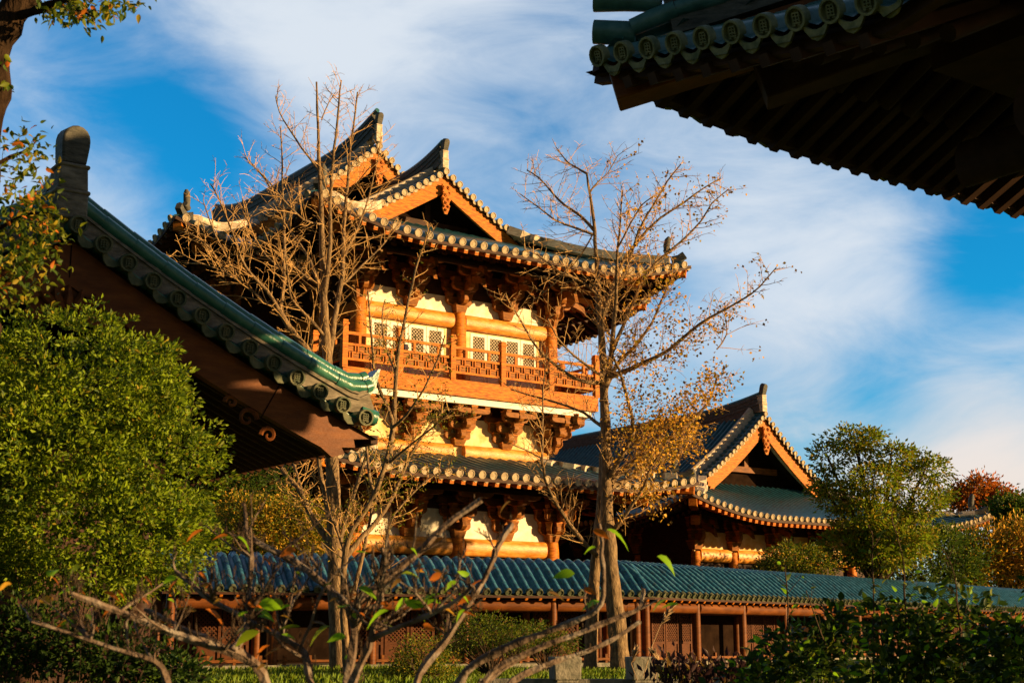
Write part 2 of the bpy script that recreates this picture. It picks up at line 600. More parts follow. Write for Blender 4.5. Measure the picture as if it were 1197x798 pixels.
def tile_strip(mb, P, s, d0, d1, sp, rb, nd=6, seg=None, nb=5, mi=0, mid=1, ends=True, near=False):
    if seg:
        ds = []
        d = d0
        while d < d1 - .02:
            e = min(d + seg, d1)
            ds += [(d, 1.0), (e, .9)]
            d = e
    else:
        ds = [(d0 + (d1 - d0) * i / nd, 1.0) for i in range(nd + 1)]
    vs = []
    m = nb + 4
    for d, k in ds:
        ts, td, n = frame_at(P, s, d)
        p = P(s, d)
        pr = [(-sp / 2, -rb * .45), (-rb * 1.03, -.01)]
        for j in range(nb):
            w = math.pi * (1 - j / (nb - 1))
            pr.append((rb * k * math.cos(w), rb * .2 + rb * k * math.sin(w)))
        pr += [(rb * 1.03, -.01), (sp / 2, -rb * .45)]
        vs += [p + ts * a + n * h for a, h in pr]
    fs = [(i * m + j, i * m + j + 1, (i + 1) * m + j + 1, (i + 1) * m + j) for i in range(len(ds) - 1) for j in range(m - 1)]
    mb.add(vs, fs, mi)
    if ends:
        ts, td, n = frame_at(P, s, d0)
        tile_end(mb, P(s, d0) + n * rb * .45, -td, n, rb * 1.12, mid, near)
        drip(mb, P(s + sp / 2, d0) - n * rb * .35 if True else 0, -td, ts, n, sp / 2 - rb * .55, rb * 1.1, mid)


def jointed_tube(mb, pts, r, seg, mi, n=10):
    """line of round ridge tiles, each with a slightly narrower tail"""
    pts = [Vector(p) for p in pts]
    L = [0]
    for a, b in zip(pts, pts[1:]):
        L.append(L[-1] + (b - a).length)

    def pos(t):
        for i in range(len(pts) - 1):
            if t <= L[i + 1] + 1e-9:
                k = (t - L[i]) / max(1e-9, L[i + 1] - L[i])
                return pts[i].lerp(pts[i + 1], k)
        return pts[-1]
    t = 0
    while t < L[-1] - .03:
        e = min(t + seg, L[-1])
        mb.tube([pos(t), pos((t + e) / 2), pos(e)], [r, r * .98, r * .9], n, mi)
        t = e


def frange(a, b, st):
    n = max(1, int(round((b - a) / st)))
    return [a + (b - a) * (i + .5) / n for i in range(n)]


def soffit_front(R, D, off=-.13, nu=44, nd=7):
    g = []
    for i in range(nd + 1):
        d = D * i / nd
        g.append([R.front((R.hw - d) * (-1 + 2 * j / nu), d) + Vector((0, 0, off)) for j in range(nu + 1)])
    return g


def soffit_side(R, sg, D, y1, off=-.13, nu=40, nd=7):
    g = []
    P = R.side(sg)
    for i in range(nd + 1):
        d = D * i / nd
        g.append([P(R.yf + d + (y1 - R.yf - d) * (j / nu) ** 1.4, d) + Vector((0, 0, off)) for j in range(nu + 1)])
    return g


def eave_path(R, which, off, y1=None, n=50, d=.03):
    if which == 0:
        return [R.front(R.hw * (-1 + 2 * i / n), d) + Vector((0, 0, off)) for i in range(n + 1)]
    P = R.side(which)
    return [P(R.yf + (y1 - R.yf) * (i / n) ** 1.3, d) + Vector((0, 0, off)) for i in range(n + 1)]


def rafter_set(root, P, ss, mesh, emax, d0, d1, off, thick, name='rafter', as_mb=None, hw=None):
    for s in ss:
        e = emax(s)
        q = min(d1, e * .96)
        if q - d0 < .15:
            continue
        a, b = P(s, d0) + Vector((0, 0, off)), P(s, q) + Vector((0, 0, off))
        if as_mb is not None:
            as_mb.beam(a, b, thick, thick)
        else:
            y = (b - a).normalized()
            x = y.cross(Vector((0, 0, 1))).normalized()
            z = x.cross(y)
            inst(name, mesh, root, (a + b) / 2, Matrix((x, y, z)).transposed(), (1, (b - a).length, 1))


def rafter_mesh(name, t, mat):
    mb = MB()
    mb.box((0, 0, 0), (t, 1, t))
    return mb.mesh(name, mat)


def ridge_profile(w, h):
    return [(-w, -.3), (w, -.3), (w, 0), (w * 1.18, 0), (w * 1.18, .05), (w, .05), (w * .92, h * .3), (w * 1.05, h * .3), (w * 1.05, h * .36), (w * .9, h * .36), (w * .86, h * .62),
            (w * 1.0, h * .62), (w * 1.0, h * .7), (w * .75, h * .7), (w * .62, h * .93), (w * .25, h * 1.05), (-w * .25, h * 1.05), (-w * .62, h * .93), (-w * .75, h * .7), (-w * 1.0, h * .7), (-w * 1.0, h * .62), (-w * .86, h * .62),
            (-w * .9, h * .36), (-w * 1.05, h * .36), (-w * 1.05, h * .3), (-w * .92, h * .3), (-w, .05), (-w * 1.18, .05), (-w * 1.18, 0), (-w, 0)]


def finial(root, loc, h, back, mats, name='ridge_finial', wf=.118, lean=.34):
    """stacked ridge-end ornament: two blocks and a rounded tongue; back = +1 / -1 is the way the ridge runs (y)"""
    mb = MB()
    x, y, z = loc
    w = h * wf
    mb.box((x, y, z + h * .12), (w * 2, w * 2.3, h * .28), 0)
    mb.box((x, y + back * .01, z + h * .28), (w * 2.25, w * 2.5, h * .05), 0)
    mb.box((x, y, z + h * .42), (w * 1.8, w * 2.1, h * .26), 0, taper=1.08)
    mb.box((x, y, z + h * .565), (w * 2.05, w * 2.3, h * .045), 0)
    poly = [(-w * .78, 0), (w * .78, 0), (w * .9, h * .2)]
    for i in range(9):
        t = math.pi * i / 8
        poly.append((w * .9 * math.cos(t), h * .26 + w * .9 * math.sin(t)))
    poly.append((-w * .9, h * .2))
    mb.prism(poly, (x, y - back * w * 1.0, z + h * .585), (1, 0, 0), (0, -back * lean, 1), -w * 1.7 * back, 1)
    return mb.build(name, mats, root, smooth=40, bevel=.02)


def gable(root, zr, hg, yg, board_h, sp, rb, mats, near=False, sg=1, pend=1.0, top_off=-.12, recess=1.4, base_z=None, wallmat=None, board_parts=True, tail=.32, wall_hw=None):
    """bargeboards, verge tiles, pendant and recessed gable wall facing -y"""
    n = 16
    # bargeboards
    for s in (-1, 1):
        mb = MB()
        top = [(s * (hg + tail) * i / n, zr((hg + tail) * i / n) + top_off) for i in range(n + 1)]
        bot = [(s * (hg - .1) * i / n, zr((hg - .1) * i / n) + top_off - board_h * (1 - .12 * i / n)) for i in range(n + 1)]
        xe, ze = bot[-1]
        nose = [(xe + s * .1, ze + .05 * board_h), (xe + s * .06, ze + .2 * board_h), (xe + s * .22, ze + .22 * board_h), (xe + s * .2, ze + .42 * board_h)]
        bot = bot[:-1] + [(xe - s * .05, ze - .05 * board_h)]
        poly = top + nose[::-1] + bot[::-1]
        if s < 0:
            poly = poly[::-1]
        mb.prism(poly, (0, yg, 0), (1, 0, 0), (0, 0, 1), -.1, 0)
        mb.build('bargeboard', [mats['board']], root)
    # verge tiles
    mb = MB()
    L = 0
    xs = []
    x = 0.0
    while x < hg + tail:
        xs.append(x)
        dz = (zr(x + .05) - zr(x - .05)) / .1 if x > .06 else (zr(x + .05) - zr(x)) / .05
        x += sp / math.sqrt(1 + dz * dz)
    for s in (-1, 1):
        for i, x in enumerate(xs):
            if i == 0 and s < 0:
                continue
            z = zr(x) + rb * .25
            sl = Vector((s, 0, (zr(x + .05) - zr(max(0, x - .05))) / (.1 if x > .05 else .05 + x))).normalized()
            nrm = Vector((-sl.z * s * s, 0, abs(sl.x))).normalized()
            if i == 0:
                nrm = Vector((0, 0, 1))
            c = Vector((s * x, yg - .14, z))
            mb.tube([c, c + Vector((0, .75, rb * .6))], rb, 9 if near else 7, 0)
            tile_end(mb, c, Vector((0, -1, -.12)), Vector((0, 0, 1)), rb * 1.12, 1, near)
            if i < len(xs) - 1:
                xm = (x + xs[i + 1]) / 2
                zm = zr(xm) + rb * .1
                t2 = Vector((s * (xs[i + 1] - x), 0, zr(xs[i + 1]) - zr(x))).normalized()
                n2 = Vector((-t2.z, 0, t2.x))
                if n2.z < 0:
                    n2 = -n2
                drip(mb, Vector((s * xm, yg - .1, zm)), Vector((0, -1, 0)), t2, n2, sp / 2 - rb * .4, rb * 1.3, 1)
                mb.beam(Vector((s * xm, yg - .1, zm - rb * .5)), Vector((s * xm, yg + .7, zm - rb * .4)), sp * .9, .03, 0, n2)
    mb.build('verge_tiles', [mats['tile'], mats['disc']], root, smooth=40)
    # soffit under the overhang of the gable
    mb = MB()
    for s in (-1, 1):
        g = [[Vector((s * (hg + tail) * i / n, yg + yy, zr((hg + tail) * i / n) - .1)) for yy in (-.05, recess + .1)] for i in range(n + 1)]
        mb.grid(g)
    mb.build('gable_soffit', [mats['soffit']], root)
    # recessed wall with tie beam and strut
    bz = base_z if base_z is not None else zr(hg) - .6
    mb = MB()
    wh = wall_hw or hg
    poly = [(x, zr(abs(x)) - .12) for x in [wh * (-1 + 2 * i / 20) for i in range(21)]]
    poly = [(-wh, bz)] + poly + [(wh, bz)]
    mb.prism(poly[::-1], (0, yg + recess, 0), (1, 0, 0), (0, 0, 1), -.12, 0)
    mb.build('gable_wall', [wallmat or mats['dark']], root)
    mb = MB()
    zb = zr(hg * .52)
    mb.box((0, yg + recess - .16, zb - board_h * 1.0), (hg * 1.15, .22, .26), 0)
    mb.box((0, yg + recess - .16, zb - board_h * .2), (.24, .2, 1.2), 0)
    pl = [(-hg * .62, 0), (-hg * .1, 0)] + [(-hg * .62 + hg * .52 * (1 - t), .42 * math.sin(math.pi * .5 * t) ** .7) for t in (0.12, .3, .5, .75, 1.0)]
    mb.prism(pl, (0, yg + recess - .18, bz + .12), (1, 0, 0), (0, 0, 1), .16, 0)
    mb.build('gable_beam', [mats.get('gbeam', M['wood_dark'])], root, smooth=30)
    if pend:
        # carved hanging fish
        mb = MB()
        zt = zr(0) + top_off - board_h * .55
        h = pend
        for (w0, w1, za, zb_, th) in ((.30, .22, 0, -.25, .07), (.17, .33, -.25, -.45, .09), (.33, .2, -.45, -.68, .09), (.16, .26, -.68, -.8, .07), (.26, .1, -.8, -1.0, .06)):
            pl = [(-w0 * h * .5, za * h), (w0 * h * .5, za * h), (w1 * h * .5, zb_ * h), (-w1 * h * .5, zb_ * h)]
            mb.prism(pl[::-1], (0, yg - .12 - th / 2, zt), (1, 0, 0), (0, 0, 1), -th, 0)
        for (px, pz, r) in ((-.1, -.1, .07), (.1, -.1, .07), (0, -.35, .09), (-.09, -.5, .07), (.09, -.5, .07), (0, -.62, .07), (0, -.86, .06), (-.12, -.28, .05), (.12, -.28, .05), (-.08, -.74, .05), (.08, -.74, .05)):
            for a in range(2):
                rr = r * h * (1 - .45 * a)
                mb.tube([Vector((px * h, yg - .14 - .03 * a, zt + pz * h)), Vector((px * h, yg - .2 - .03 * a, zt + pz * h))], rr, 8)
        mb.build('carved_pendant', [mats['wood_c']], root)


def bracket_mesh(name, H, tiers, step, span, mats, ang=0):
    """bracket set: bearing block, tiers of arms stepping out (-y) and cross arms with blocks; z 0 is the beam top"""
    mb = MB()
    tz = H / (tiers + .7)

    def arm_x(y, z, l, h, w=.17):
        k = h * .8
        poly = [(-l / 2, h), (-l / 2, h * .45), (-l / 2 + k * .35, h * .14), (-l / 2 + k, 0), (l / 2 - k, 0), (l / 2 - k * .35, h * .14), (l / 2, h * .45), (l / 2, h)]
        mb.prism(poly[::-1], (0, y - w / 2, z), (1, 0, 0), (0, 0, 1), -w, 0)

    def arm_y(z, l, h, w=.18, l2=.3):
        k = h * .8
        poly = [(-l, h), (-l, h * .5), (-l + k * .35, h * .14), (-l + k, 0), (l2, 0), (l2, h)]
        mb.prism(poly[::-1], (w / 2, 0, z), (0, 1, 0), (0, 0, 1), -w if True else w, 0)

    def blk(x, y, z, s=.26, h=.16):
        mb.box((x, y, z + h / 2), (s, s, h), 0, taper=.68)
        mb.box((x, y, z + h * 1.02), (s * 1.02, s * 1.02, h * .3), 1)
    mb.box((0, 0, tz * .32), (.52, .5, tz * .64), 0, taper=.7)
    mb.box((0, 0, tz * .66), (.54, .52, tz * .1), 1)
    z = tz * .6
    for t in range(tiers):
        ah = tz * .62
        out = step * (t + 1)
        arm_y(z, out + .12, ah)
        for q in range(0, t + 2):
            yq = -step * q
            if q == 0 or q == t or q == t + 1 and t == tiers - 1:
                l = span * (.62 + .2 * t) if q == 0 else span * (.62 if q < t + 1 else .8)
                if q == t + 1:
                    arm_x(yq, z + tz * .35, l, ah * .8)
                    zz = z + tz * .35 + ah * .8
                else:
                    arm_x(yq, z + .01, l, ah)
                    zz = z + ah
                for xx in (-l / 2 + .12, 0, l / 2 - .12):
                    blk(xx, yq, zz - .01)
        blk(0, -out, z + ah - .01)
        z += tz
    for i in range(ang):
        zz = H * (.62 + .24 * i)
        o = step * (tiers + .3 - .2 * (1 - i))
        mb.beam((0, .3, zz + .42), (0, -o - .25, zz - .18), .15, .2, 0)
        mb.prism([(0, .1), (0, -.1), (-.26, -.14)][::-1], (-.075, -o - .25, zz - .18), (0, .86, .5), (0, -.5, .86), .15, 0)
    return mb.mesh(name, mats)


def diag_lattice(mb, x0, x1, z0, z1, y, sp, w, t, mi=0):
    W_, H_ = x1 - x0, z1 - z0
    c = -H_
    while c < W_:
        for sgn in (1, -1):
            # line u = c + v (or mirrored)
            v0, v1 = max(0, -c), min(H_, W_ - c)
            if v1 - v0 > .03:
                u0, u1 = c + v0, c + v1
                if sgn < 0:
                    u0, u1 = W_ - u0, W_ - u1
                mb.beam((x0 + u0, y + .004 * sgn, z0 + v0), (x0 + u1, y + .004 * sgn, z0 + v1), w, t, mi, (0, 1, 0))
        c += sp


_DOORS = {}


def lattice_door(root, loc, w, h, rot=0.0, key='white', zlat=.42, name='lattice_door', sp=.13):
    """door leaf: frame, dark ground and a lattice child"""
    kk = (round(w, 2), round(h, 2), key)
    if kk not in _DOORS:
        fm = M['white'] if key == 'white' else M['door_dark']
        lm = M['lattice'] if key == 'white' else M['door_dark']
        mb = MB()
        st = .105 if key == 'white' else .06
        mb.box((-w / 2 + st / 2, 0, h / 2), (st, .07, h), 0)
        mb.box((w / 2 - st / 2, 0, h / 2), (st, .07, h), 0)
        for z in (st / 2, h * zlat, h - st / 2):
            mb.box((0, .001, z), (w - 2 * st, .066, st), 0)
        mb.box((0, .01, h * zlat / 2), (w - 2 * st, .03, h * zlat - st), 0)
        mb.box((0, .03, h * (1 + zlat) / 2), (w - 2 * st, .01, h * (1 - zlat) - st), 1)
        lt = MB()
        diag_lattice(lt, -w / 2 + st, w / 2 - st, h * zlat + st / 2, h - st, 0, sp, .026, .03)
        _DOORS[kk] = (mb.mesh('lattice_door', [fm, M['dark']]), lt.mesh('lattice', [lm]))
    a, b = _DOORS[kk]
    d = inst(name, a, root, loc, rot)
    inst('lattice', b, d)
    return d


def column_mesh(name, r, h, mat):
    mb = MB()
    mb.tube([(0, 0, 0), (0, 0, h * .6), (0, 0, h * .92), (0, 0, h)], [r, r * .98, r * .9, r * .8], 16)
    return mb.mesh(name, mat, smooth=40)


def round_beam(root, p0, p1, r, mat, name='beam', sq=1.35):
    """log beam: tall rounded section"""
    p0, p1 = Vector(p0), Vector(p1)
    mb = MB()
    d = (p1 - p0).normalized()
    s = d.cross(Vector((0, 0, 1))).normalized()
    prof = [(r * .8 * math.cos(2 * math.pi * i / 14) * 1.0, r * sq * math.sin(2 * math.pi * i / 14)) for i in range(14)]
    mb.sweep([p0, (p0 + p1) / 2, p1], prof, s)
    return mb.build(name, mat, root, smooth=40)


def hip_skirt(root, R, yg, sp, rb, mats, side_y1, top, nd=6, rafters=True, left=True, right=True, sof=4.2, raf_sp=.43, d_cut=None, side_top=None, front_rows=True, name='roof_slope', corner=True, hip_h=.42, indiv=True, dl=.9, x_lim=None):
    """eave band: tiled front slope, tiled side slopes, soffits, eave boards, rafters, corner beams, hip ridges.
    yg: gable plane (hip ends there); top: front slope depth; side_top(y): how far up the side slope runs"""
    Dh = yg - R.yf
    tm = [mats['tile'], mats['disc']]
    if front_rows:
        for half in ((-1, 1) if x_lim else (0,)):
            mb = MB()
            for x in frange(-R.hw + .12, R.hw - .12, sp):
                e = R.hw - abs(x)
                d1 = min(e + .05, top)
                if x_lim and (abs(x) < x_lim(x) or x * half < 0):
                    continue
                if d1 > .2:
                    tile_strip(mb, R.front, x, 0, d1, sp, rb, max(2, int(d1 / .7)))
            mb.build(name, tm, root, smooth=50)
        mb = MB()
        mb.grid(soffit_front(R, sof))
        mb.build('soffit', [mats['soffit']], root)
        mb = MB()
        mb.sweep(eave_path(R, 0, -.12), [(-.05, -.05), (.06, -.05), (.06, .06), (-.05, .06)], (0, 1, 0))
        mb.build('eave_board', [M['wood_dark']], root)
    for sg in (-1, 1):
        if (sg < 0 and not left) or (sg > 0 and not right):
            continue
        P = R.side(sg)
        mb = MB()
        for y in frange(R.yf + .12, side_y1, sp):
            rng = side_top(y) if side_top else (0, min(y - R.yf, Dh) + .05 if y < yg else top)
            d0, d1 = rng
            d1 = min(d1, R.hw)
            if d1 - d0 > .2:
                tile_strip(mb, P, y, d0, d1, sp, rb, max(2, int((d1 - d0) / dl)), ends=d0 < .05)
        mb.build(name, tm, root, smooth=50)
        mb = MB()
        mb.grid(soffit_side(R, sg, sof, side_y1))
        mb.build('soffit', [mats['soffit']], root)
        mb = MB()
        mb.sweep(eave_path(R, sg, -.12, side_y1), [(-.05, -.05), (.06, -.05), (.06, .06), (-.05, .06)], (1, 0, 0))
        mb.build('eave_board', [M['wood_dark']], root)
    if rafters:
        rm = rafter_mesh('rafter', .15, mats['wood'])
        xs = frange(-R.hw + .3, R.hw - .3, raf_sp)
        if front_rows:
            rafter_set(root, R.front, xs, rm, lambda x: R.hw - abs(x), .05, 1.6, -.235, .14)
        st = MB()
        if front_rows:
            rafter_set(root, R.front, xs, None, lambda x: R.hw - abs(x), 1.1, sof - .2, -.40, .15, as_mb=st)
        for sg in (-1, 1):
            if (sg < 0 and not left) or (sg > 0 and not right):
                continue
            ys = frange(R.yf + .3, side_y1, raf_sp)
            rafter_set(root, R.side(sg), ys, None, lambda y: y - R.yf, .05, 1.6, -.235, .14, as_mb=st)
            rafter_set(root, R.side(sg), ys, None, lambda y: y - R.yf, 1.1, sof - .2, -.40, .15, as_mb=st)
        tag(st.build('rafters', [M['wood_dark']], root), kind='stuff')
    for sg in (-1, 1):
        if (sg < 0 and not left) or (sg > 0 and not right):
            continue

        def hp(c, off=0):
            return Vector((sg * (R.hw - c), R.yf + c, R.ze + R.rise(c) + R.L * max(0, 1 - c / R.Rl) ** R.ex + off))
        if corner:
            # old and young corner beams
            mb = MB()
            mb.beam(hp(2.4, -.42), hp(.12, -.34), .32, .34, 0)
            mb.build('corner_beam', [mats['wood']], root, bevel=.02)
            mb = MB()
            mb.beam(hp(sof, -.75), hp(1.3, -.8), .34, .36, 0)
            mb.build('corner_beam', [mats['wood']], root, bevel=.02)
        # hip ridge with an upturned horn
        mb = MB()
        k = 12
        pts = [hp(Dh - (Dh - .55) * i / k, .1) for i in range(k + 1)]
        mb.sweep(pts, ridge_profile(.15, hip_h), (sg * .707, -.707, 0), 0)
        q = hp(.5, .1)
        out = Vector((sg * .707, -.707, 0))
        mb.sweep([q, q + out * .3 + Vector((0, 0, .06)), q + out * .52 + Vector((0, 0, .2))], [(-.1, -.1), (.1, -.1), (.1, .14), (0, .2), (-.1, .14)], (sg * .707, .707, 0), 1)
        mb.build('hip_ridge', [mats['ridge'], mats['ridge_dark']], root)
        mb = MB()
        c = hp(.62, .1 + hip_h * .8)
        mb.tube([c - out * .1, c + out * .16 + Vector((0, 0, .1))], [.12, .1], 8, 0)
        mb.tube([c + Vector((0, 0, .05)), c + Vector((0, 0, .28)), c + out * .05 + Vector((0, 0, .5)), c + out * .1 + Vector((0, 0, .62))], [.11, .13, .12, .05], 8, 0)
        mb.build('hip_ornament', [mats['ridge_dark']], root, smooth=50)


def verge_ridge(root, zr, hg, y, mats, h=.32, w=.13, tail=.2, name='verge_ridge'):
    for s in (-1, 1):
        mb = MB()
        pts = [Vector((s * (hg + tail) * i / 16, y, zr((hg + tail) * i / 16) + .1)) for i in range(17)]
        mb.sweep(pts, ridge_profile(w, h), (0, 1, 0), 0)
        mb.build(name, [mats['ridge']], root)


def main_ridge(root, y0, y1, z0, up, mats, h=.62, w=.17, both=True, ln=3.2):
    mb = MB()
    k = 28
    pts = []
    for i in range(k + 1):
        y = y0 + (y1 - y0) * i / k
        t = max(0, 1 - (y - y0) / ln) ** 2
        if both:
            t = max(t, max(0, 1 - (y1 - y) / ln) ** 2)
        pts.append(Vector((0, y, z0 + up * t)))
    mb.sweep(pts, ridge_profile(w, h), (1, 0, 0), 0)
    cap = [p + Vector((0, 0, h * 1.0)) for p in pts]
    mb.tube(cap, .1, 8, 1)
    mb.build('main_ridge', [mats['ridge_dark'], mats['tile']], root)


HM = {'tile': M['glaze'], 'disc': M['disc_far'], 'board': M['wood'], 'wood': M['wood'], 'wood_c': M['wood'], 'soffit': M['soffit'], 'dark': M['dark'], 'ridge': M['ridge'], 'ridge_dark': M['ridge_dark']}

# ------------------------------------------------------------------ terrain
GZ = .98


def gh(x, y):
    t = min(1, max(0, (y - 11) / 7))
    return GZ * t * t * (3 - 2 * t)


mb = MB()
xs = [-1500, -400, -120, -60] + [-40 + 4 * i for i in range(29)] + [120, 400, 1500]
ys = [-1500, -300, -60, -20] + [2.2 * i - 6 for i in range(36)] + [90, 150, 400, 2000]
mb.grid([[(x, y, gh(x, y) + (.05 * math.sin(x * .7) * math.sin(y * .9) if 5 < y < 60 else 0) - (0 if y > -7 else 0)) for x in xs] for y in ys])
tag(mb.build('ground', [M['lawn']], None, smooth=60), kind='structure')

# ------------------------------------------------------------------ the two-storey hall with its gabled porch
OB = Vector((-1.93, 50.0, 0))
hall = thing('temple_hall', 'two-storey timber hall with twin orange gables, lattice doors and a railed balcony', 'temple hall', OB, TH)
RP = Roof(7.85, -3.8, 30, 14.4, .402, .0173, L=.85, Rl=4.6, af=.345, bf=.007)           # porch roof
RM = Roof(10.3, 1.35, 26.8, 14.45, .402, .0235, L=.85, Rl=4.6, af=.36, bf=.01)         # main roof
YGP, YGM = 1.05, 6.1
# porch, upper eave
hip_skirt(hall, RP, YGP, .43, .125, HM, 6.6, 5.8, side_top=lambda y: (0 if y < 1.6 else y - 1.55, min(y + 3.8, 4.85) + .05 if y < YGP else 7.85), sof=4.3)
gable(hall, RP.zr, 3.15, YGP, .66, .36, .115, HM, pend=1.15, base_z=16.2)
verge_ridge(hall, RP.zr, 3.0, YGP + .62, HM)
main_ridge(hall, YGP + .1, 7.2, RP.zr(0) + .1, .55, HM, both=False)
finial(hall, (0, YGP + .05, RP.zr(0) + .2), 1.15, 1, [M['ridge'], M['ridge_dark']])
# main roof
hip_skirt(hall, RM, YGM, .43, .125, HM, 26.6, 5.6, side_top=lambda y: (0, min(y - 1.35, 4.75) + .05 if y < YGM else 10.3), sof=4.3,
          x_lim=lambda x: 5.6)
gable(hall, RM.zr, 5.4, YGM, .72, .38, .12, HM, pend=1.2, base_z=16.5)
verge_ridge(hall, RM.zr, 5.2, YGM + .62, HM)
main_ridge(hall, YGM + .1, 22.3, RM.zr(0) + .1, .75, HM, h=.8, w=.2, ln=4.5)
finial(hall, (0, YGM + .05, RM.zr(0) + .25), 1.25, 1, [M['ridge'], M['ridge_dark']])
finial(hall, (0, 22.3, RM.zr(0) + .25), 1.25, -1, [M['ridge'], M['ridge_dark']])

COLX = (-4.1, 0.0, 4.1)
cu = column_mesh('column', .3, 2.75, M['wood'])
cl = column_mesh('column', .33, 4.3, M['wood'])
for x in COLX:
    inst('column', cu, hall, (x, 0, 10.3))
    inst('column', cl, hall, (x, 0, .7))
for y in (2.55, 5.1):
    for x in (-4.1, 4.1):
        inst('column', cu, hall, (x, y, 10.3))
for x in (-6.5, 6.5):
    for y in (5.1, 9.6, 14.1, 18.6, 23.0):
        inst('column', cu, hall, (x, y, 10.3))
        inst('column', cl, hall, (x, y, .7))
# beams
for a, b in ((-4.1, 0), (0, 4.1)):
    round_beam(hall, (a + .25, 0, 12.74), (b - .25, 0, 12.74), .21, [M['beam']])
    round_beam(hall, (a + .28, 0, 4.7), (b - .28, 0, 4.7), .23, [M['beam']])
    round_beam(hall, (a + .25, 0, 8.02), (b - .25, 0, 8.02), .2, [M['beam']])
for x in (-4.1, 4.1):
    for a, b in ((0, 2.55), (2.55, 5.1)):
        round_beam(hall, (x, a + .2, 12.74), (x, b - .2, 12.74), .2, [M['wood']])
for x in (-6.5, 6.5):
    round_beam(hall, (x, 5.1, 12.74), (x, 23, 12.74), .2, [M['wood_dark']])
    round_beam(hall, (x, 5.1, 4.7), (x, 23, 4.7), .2, [M['wood_dark']])
# walls; plaster stops at the shadow line, dark timber above carries the shade
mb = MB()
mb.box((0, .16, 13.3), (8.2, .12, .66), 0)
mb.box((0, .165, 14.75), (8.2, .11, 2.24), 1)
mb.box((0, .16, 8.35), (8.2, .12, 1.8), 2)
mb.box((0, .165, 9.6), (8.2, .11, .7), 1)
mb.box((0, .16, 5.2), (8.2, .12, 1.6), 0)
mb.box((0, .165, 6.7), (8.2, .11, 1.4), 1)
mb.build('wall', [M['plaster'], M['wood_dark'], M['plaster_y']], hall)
mb = MB()
for bx in (-2.05, 2.05):
    for x, w in ((-1.68, .36), (1.68, .36)):
        mb.box((bx + x, .12, 11.35), (w, .08, 2.2), 0)
    mb.box((bx, .125, 12.43), (3.0, .075, .06), 0)
    mb.box((bx, .3, 11.35), (3.7, .06, 2.3), 1)
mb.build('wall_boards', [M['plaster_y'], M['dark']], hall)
for bx in (-2.05, 2.05):
    for i in range(4):
        lattice_door(hall, (bx - 1.12 + .745 * i, .1, 10.34), .72, 2.06)
mb = MB()
for x in (-4.1, 4.1):
    mb.box((x, 2.6, 13.0), (.14, 4.6, 5.6), 0)
mb.box((0, 5.2, 12.2), (12.8, .14, 4.3), 0)
for x in (-6.5, 6.5):
    mb.box((x, 15.1, 13.3), (.14, 19.7, 6.5), 0)
    mb.box((x, 15.1, 4.5), (.14, 19.7, 8.0), 0)
mb.box((0, 25, 9), (13, .14, 17), 0)
mb.box((0, 5.15, 15.2), (12.8, .1, 2.2), 0)
mb.box((0, 5.1, 4.5), (12.8, .14, 8.0), 0)
for x in (-4.1, 4.1):
    mb.box((x, 2.6, 4.5), (.14, 4.6, 8.0), 0)
mb.box((0, .25, 2.5), (8.0, .12, 3.9), 0)
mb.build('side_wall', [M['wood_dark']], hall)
# brackets
bu = bracket_mesh('bracket_set', 1.75, 3, .42, 1.7, [M['wood_mid'], M['wood_mid']], ang=2)
bb = bracket_mesh('bracket_set', 1.3, 3, .34, 1.7, [M['wood_mid'], M['wood']])
bl = bracket_mesh('bracket_set', 1.7, 3, .4, 1.7, [M['wood_mid'], M['wood']])
for x in (-4.1, -2.05, 0, 2.05, 4.1):
    inst('bracket_set', bu, hall, (x, 0, 13.02))
    inst('bracket_set', bb, hall, (x, .05, 8.24))
    inst('bracket_set', bl, hall, (x, 0, 4.98))
for sg in (-1, 1):
    for y in (0, 2.55):
        inst('bracket_set', bu, hall, (sg * 4.1, y, 13.02), sg * math.pi / 2)
        inst('bracket_set', bb, hall, (sg * 4.1, y, 8.24), sg * math.pi / 2)
        inst('bracket_set', bl, hall, (sg * 4.1, y, 4.98), sg * math.pi / 2)
    inst('bracket_set', bu, hall, (sg * 4.1, 0, 13.02), sg * math.pi / 4)
    inst('bracket_set', bb, hall, (sg * 4.1, 0, 8.24), sg * math.pi / 4)
    inst('bracket_set', bl, hall, (sg * 4.1, 0, 4.98), sg * math.pi / 4)
    for y in (5.1, 7.3, 9.6, 11.8, 14.1, 16.3, 18.6):
        inst('bracket_set', bu, hall, (sg * 6.5, y, 13.02), sg * math.pi / 2)
# purlins carried by the brackets
for z, o, hx in ((14.55, 1.35, 5.6), (6.62, 1.25, 5.5)):
    round_beam(hall, (-hx, -o, z), (hx, -o, z), .13, [M['wood_dark']], 'purlin', 1.0)
# balcony: deck, fascia, pale band, railing
YB, XB = -1.25, 5.3
mb = MB()
mb.box((0, 2.0, 10.2), (2 * XB - .1, 6.4, .18), 0)
mb.box((0, 14.1, 10.2), (15.2, 19, .18), 0)
mb.build('balcony_deck', [M['wood']], hall)
mb = MB()
mb.box((0, YB, 10.06), (2 * XB + .1, .12, .56), 0)
for s in (-1, 1):
    mb.box((s * XB, 2.0, 10.06), (.12, 6.4, .56), 0)
    mb.box((s * 7.65, 13.8, 10.06), (.12, 19.6, .56), 0)
    mb.box((s * 6.5, 4.0, 10.06), (2.2, .12, .56), 0)
mb.build('fascia_board', [M['wood']], hall)
mb = MB()
mb.box((0, YB + .16, 9.66), (2 * XB - .3, .16, .22), 0)
for s in (-1, 1):
    mb.box((s * (XB - .2), 2.0, 9.66), (.16, 6.2, .22), 0)
mb.build('eave_band', [M['white']], hall)
pm = MB()
pm.box((0, 0, .72), (.2, .2, 1.45), 0)
pm.box((0, 0, 1.47), (.25, .25, .06), 0)
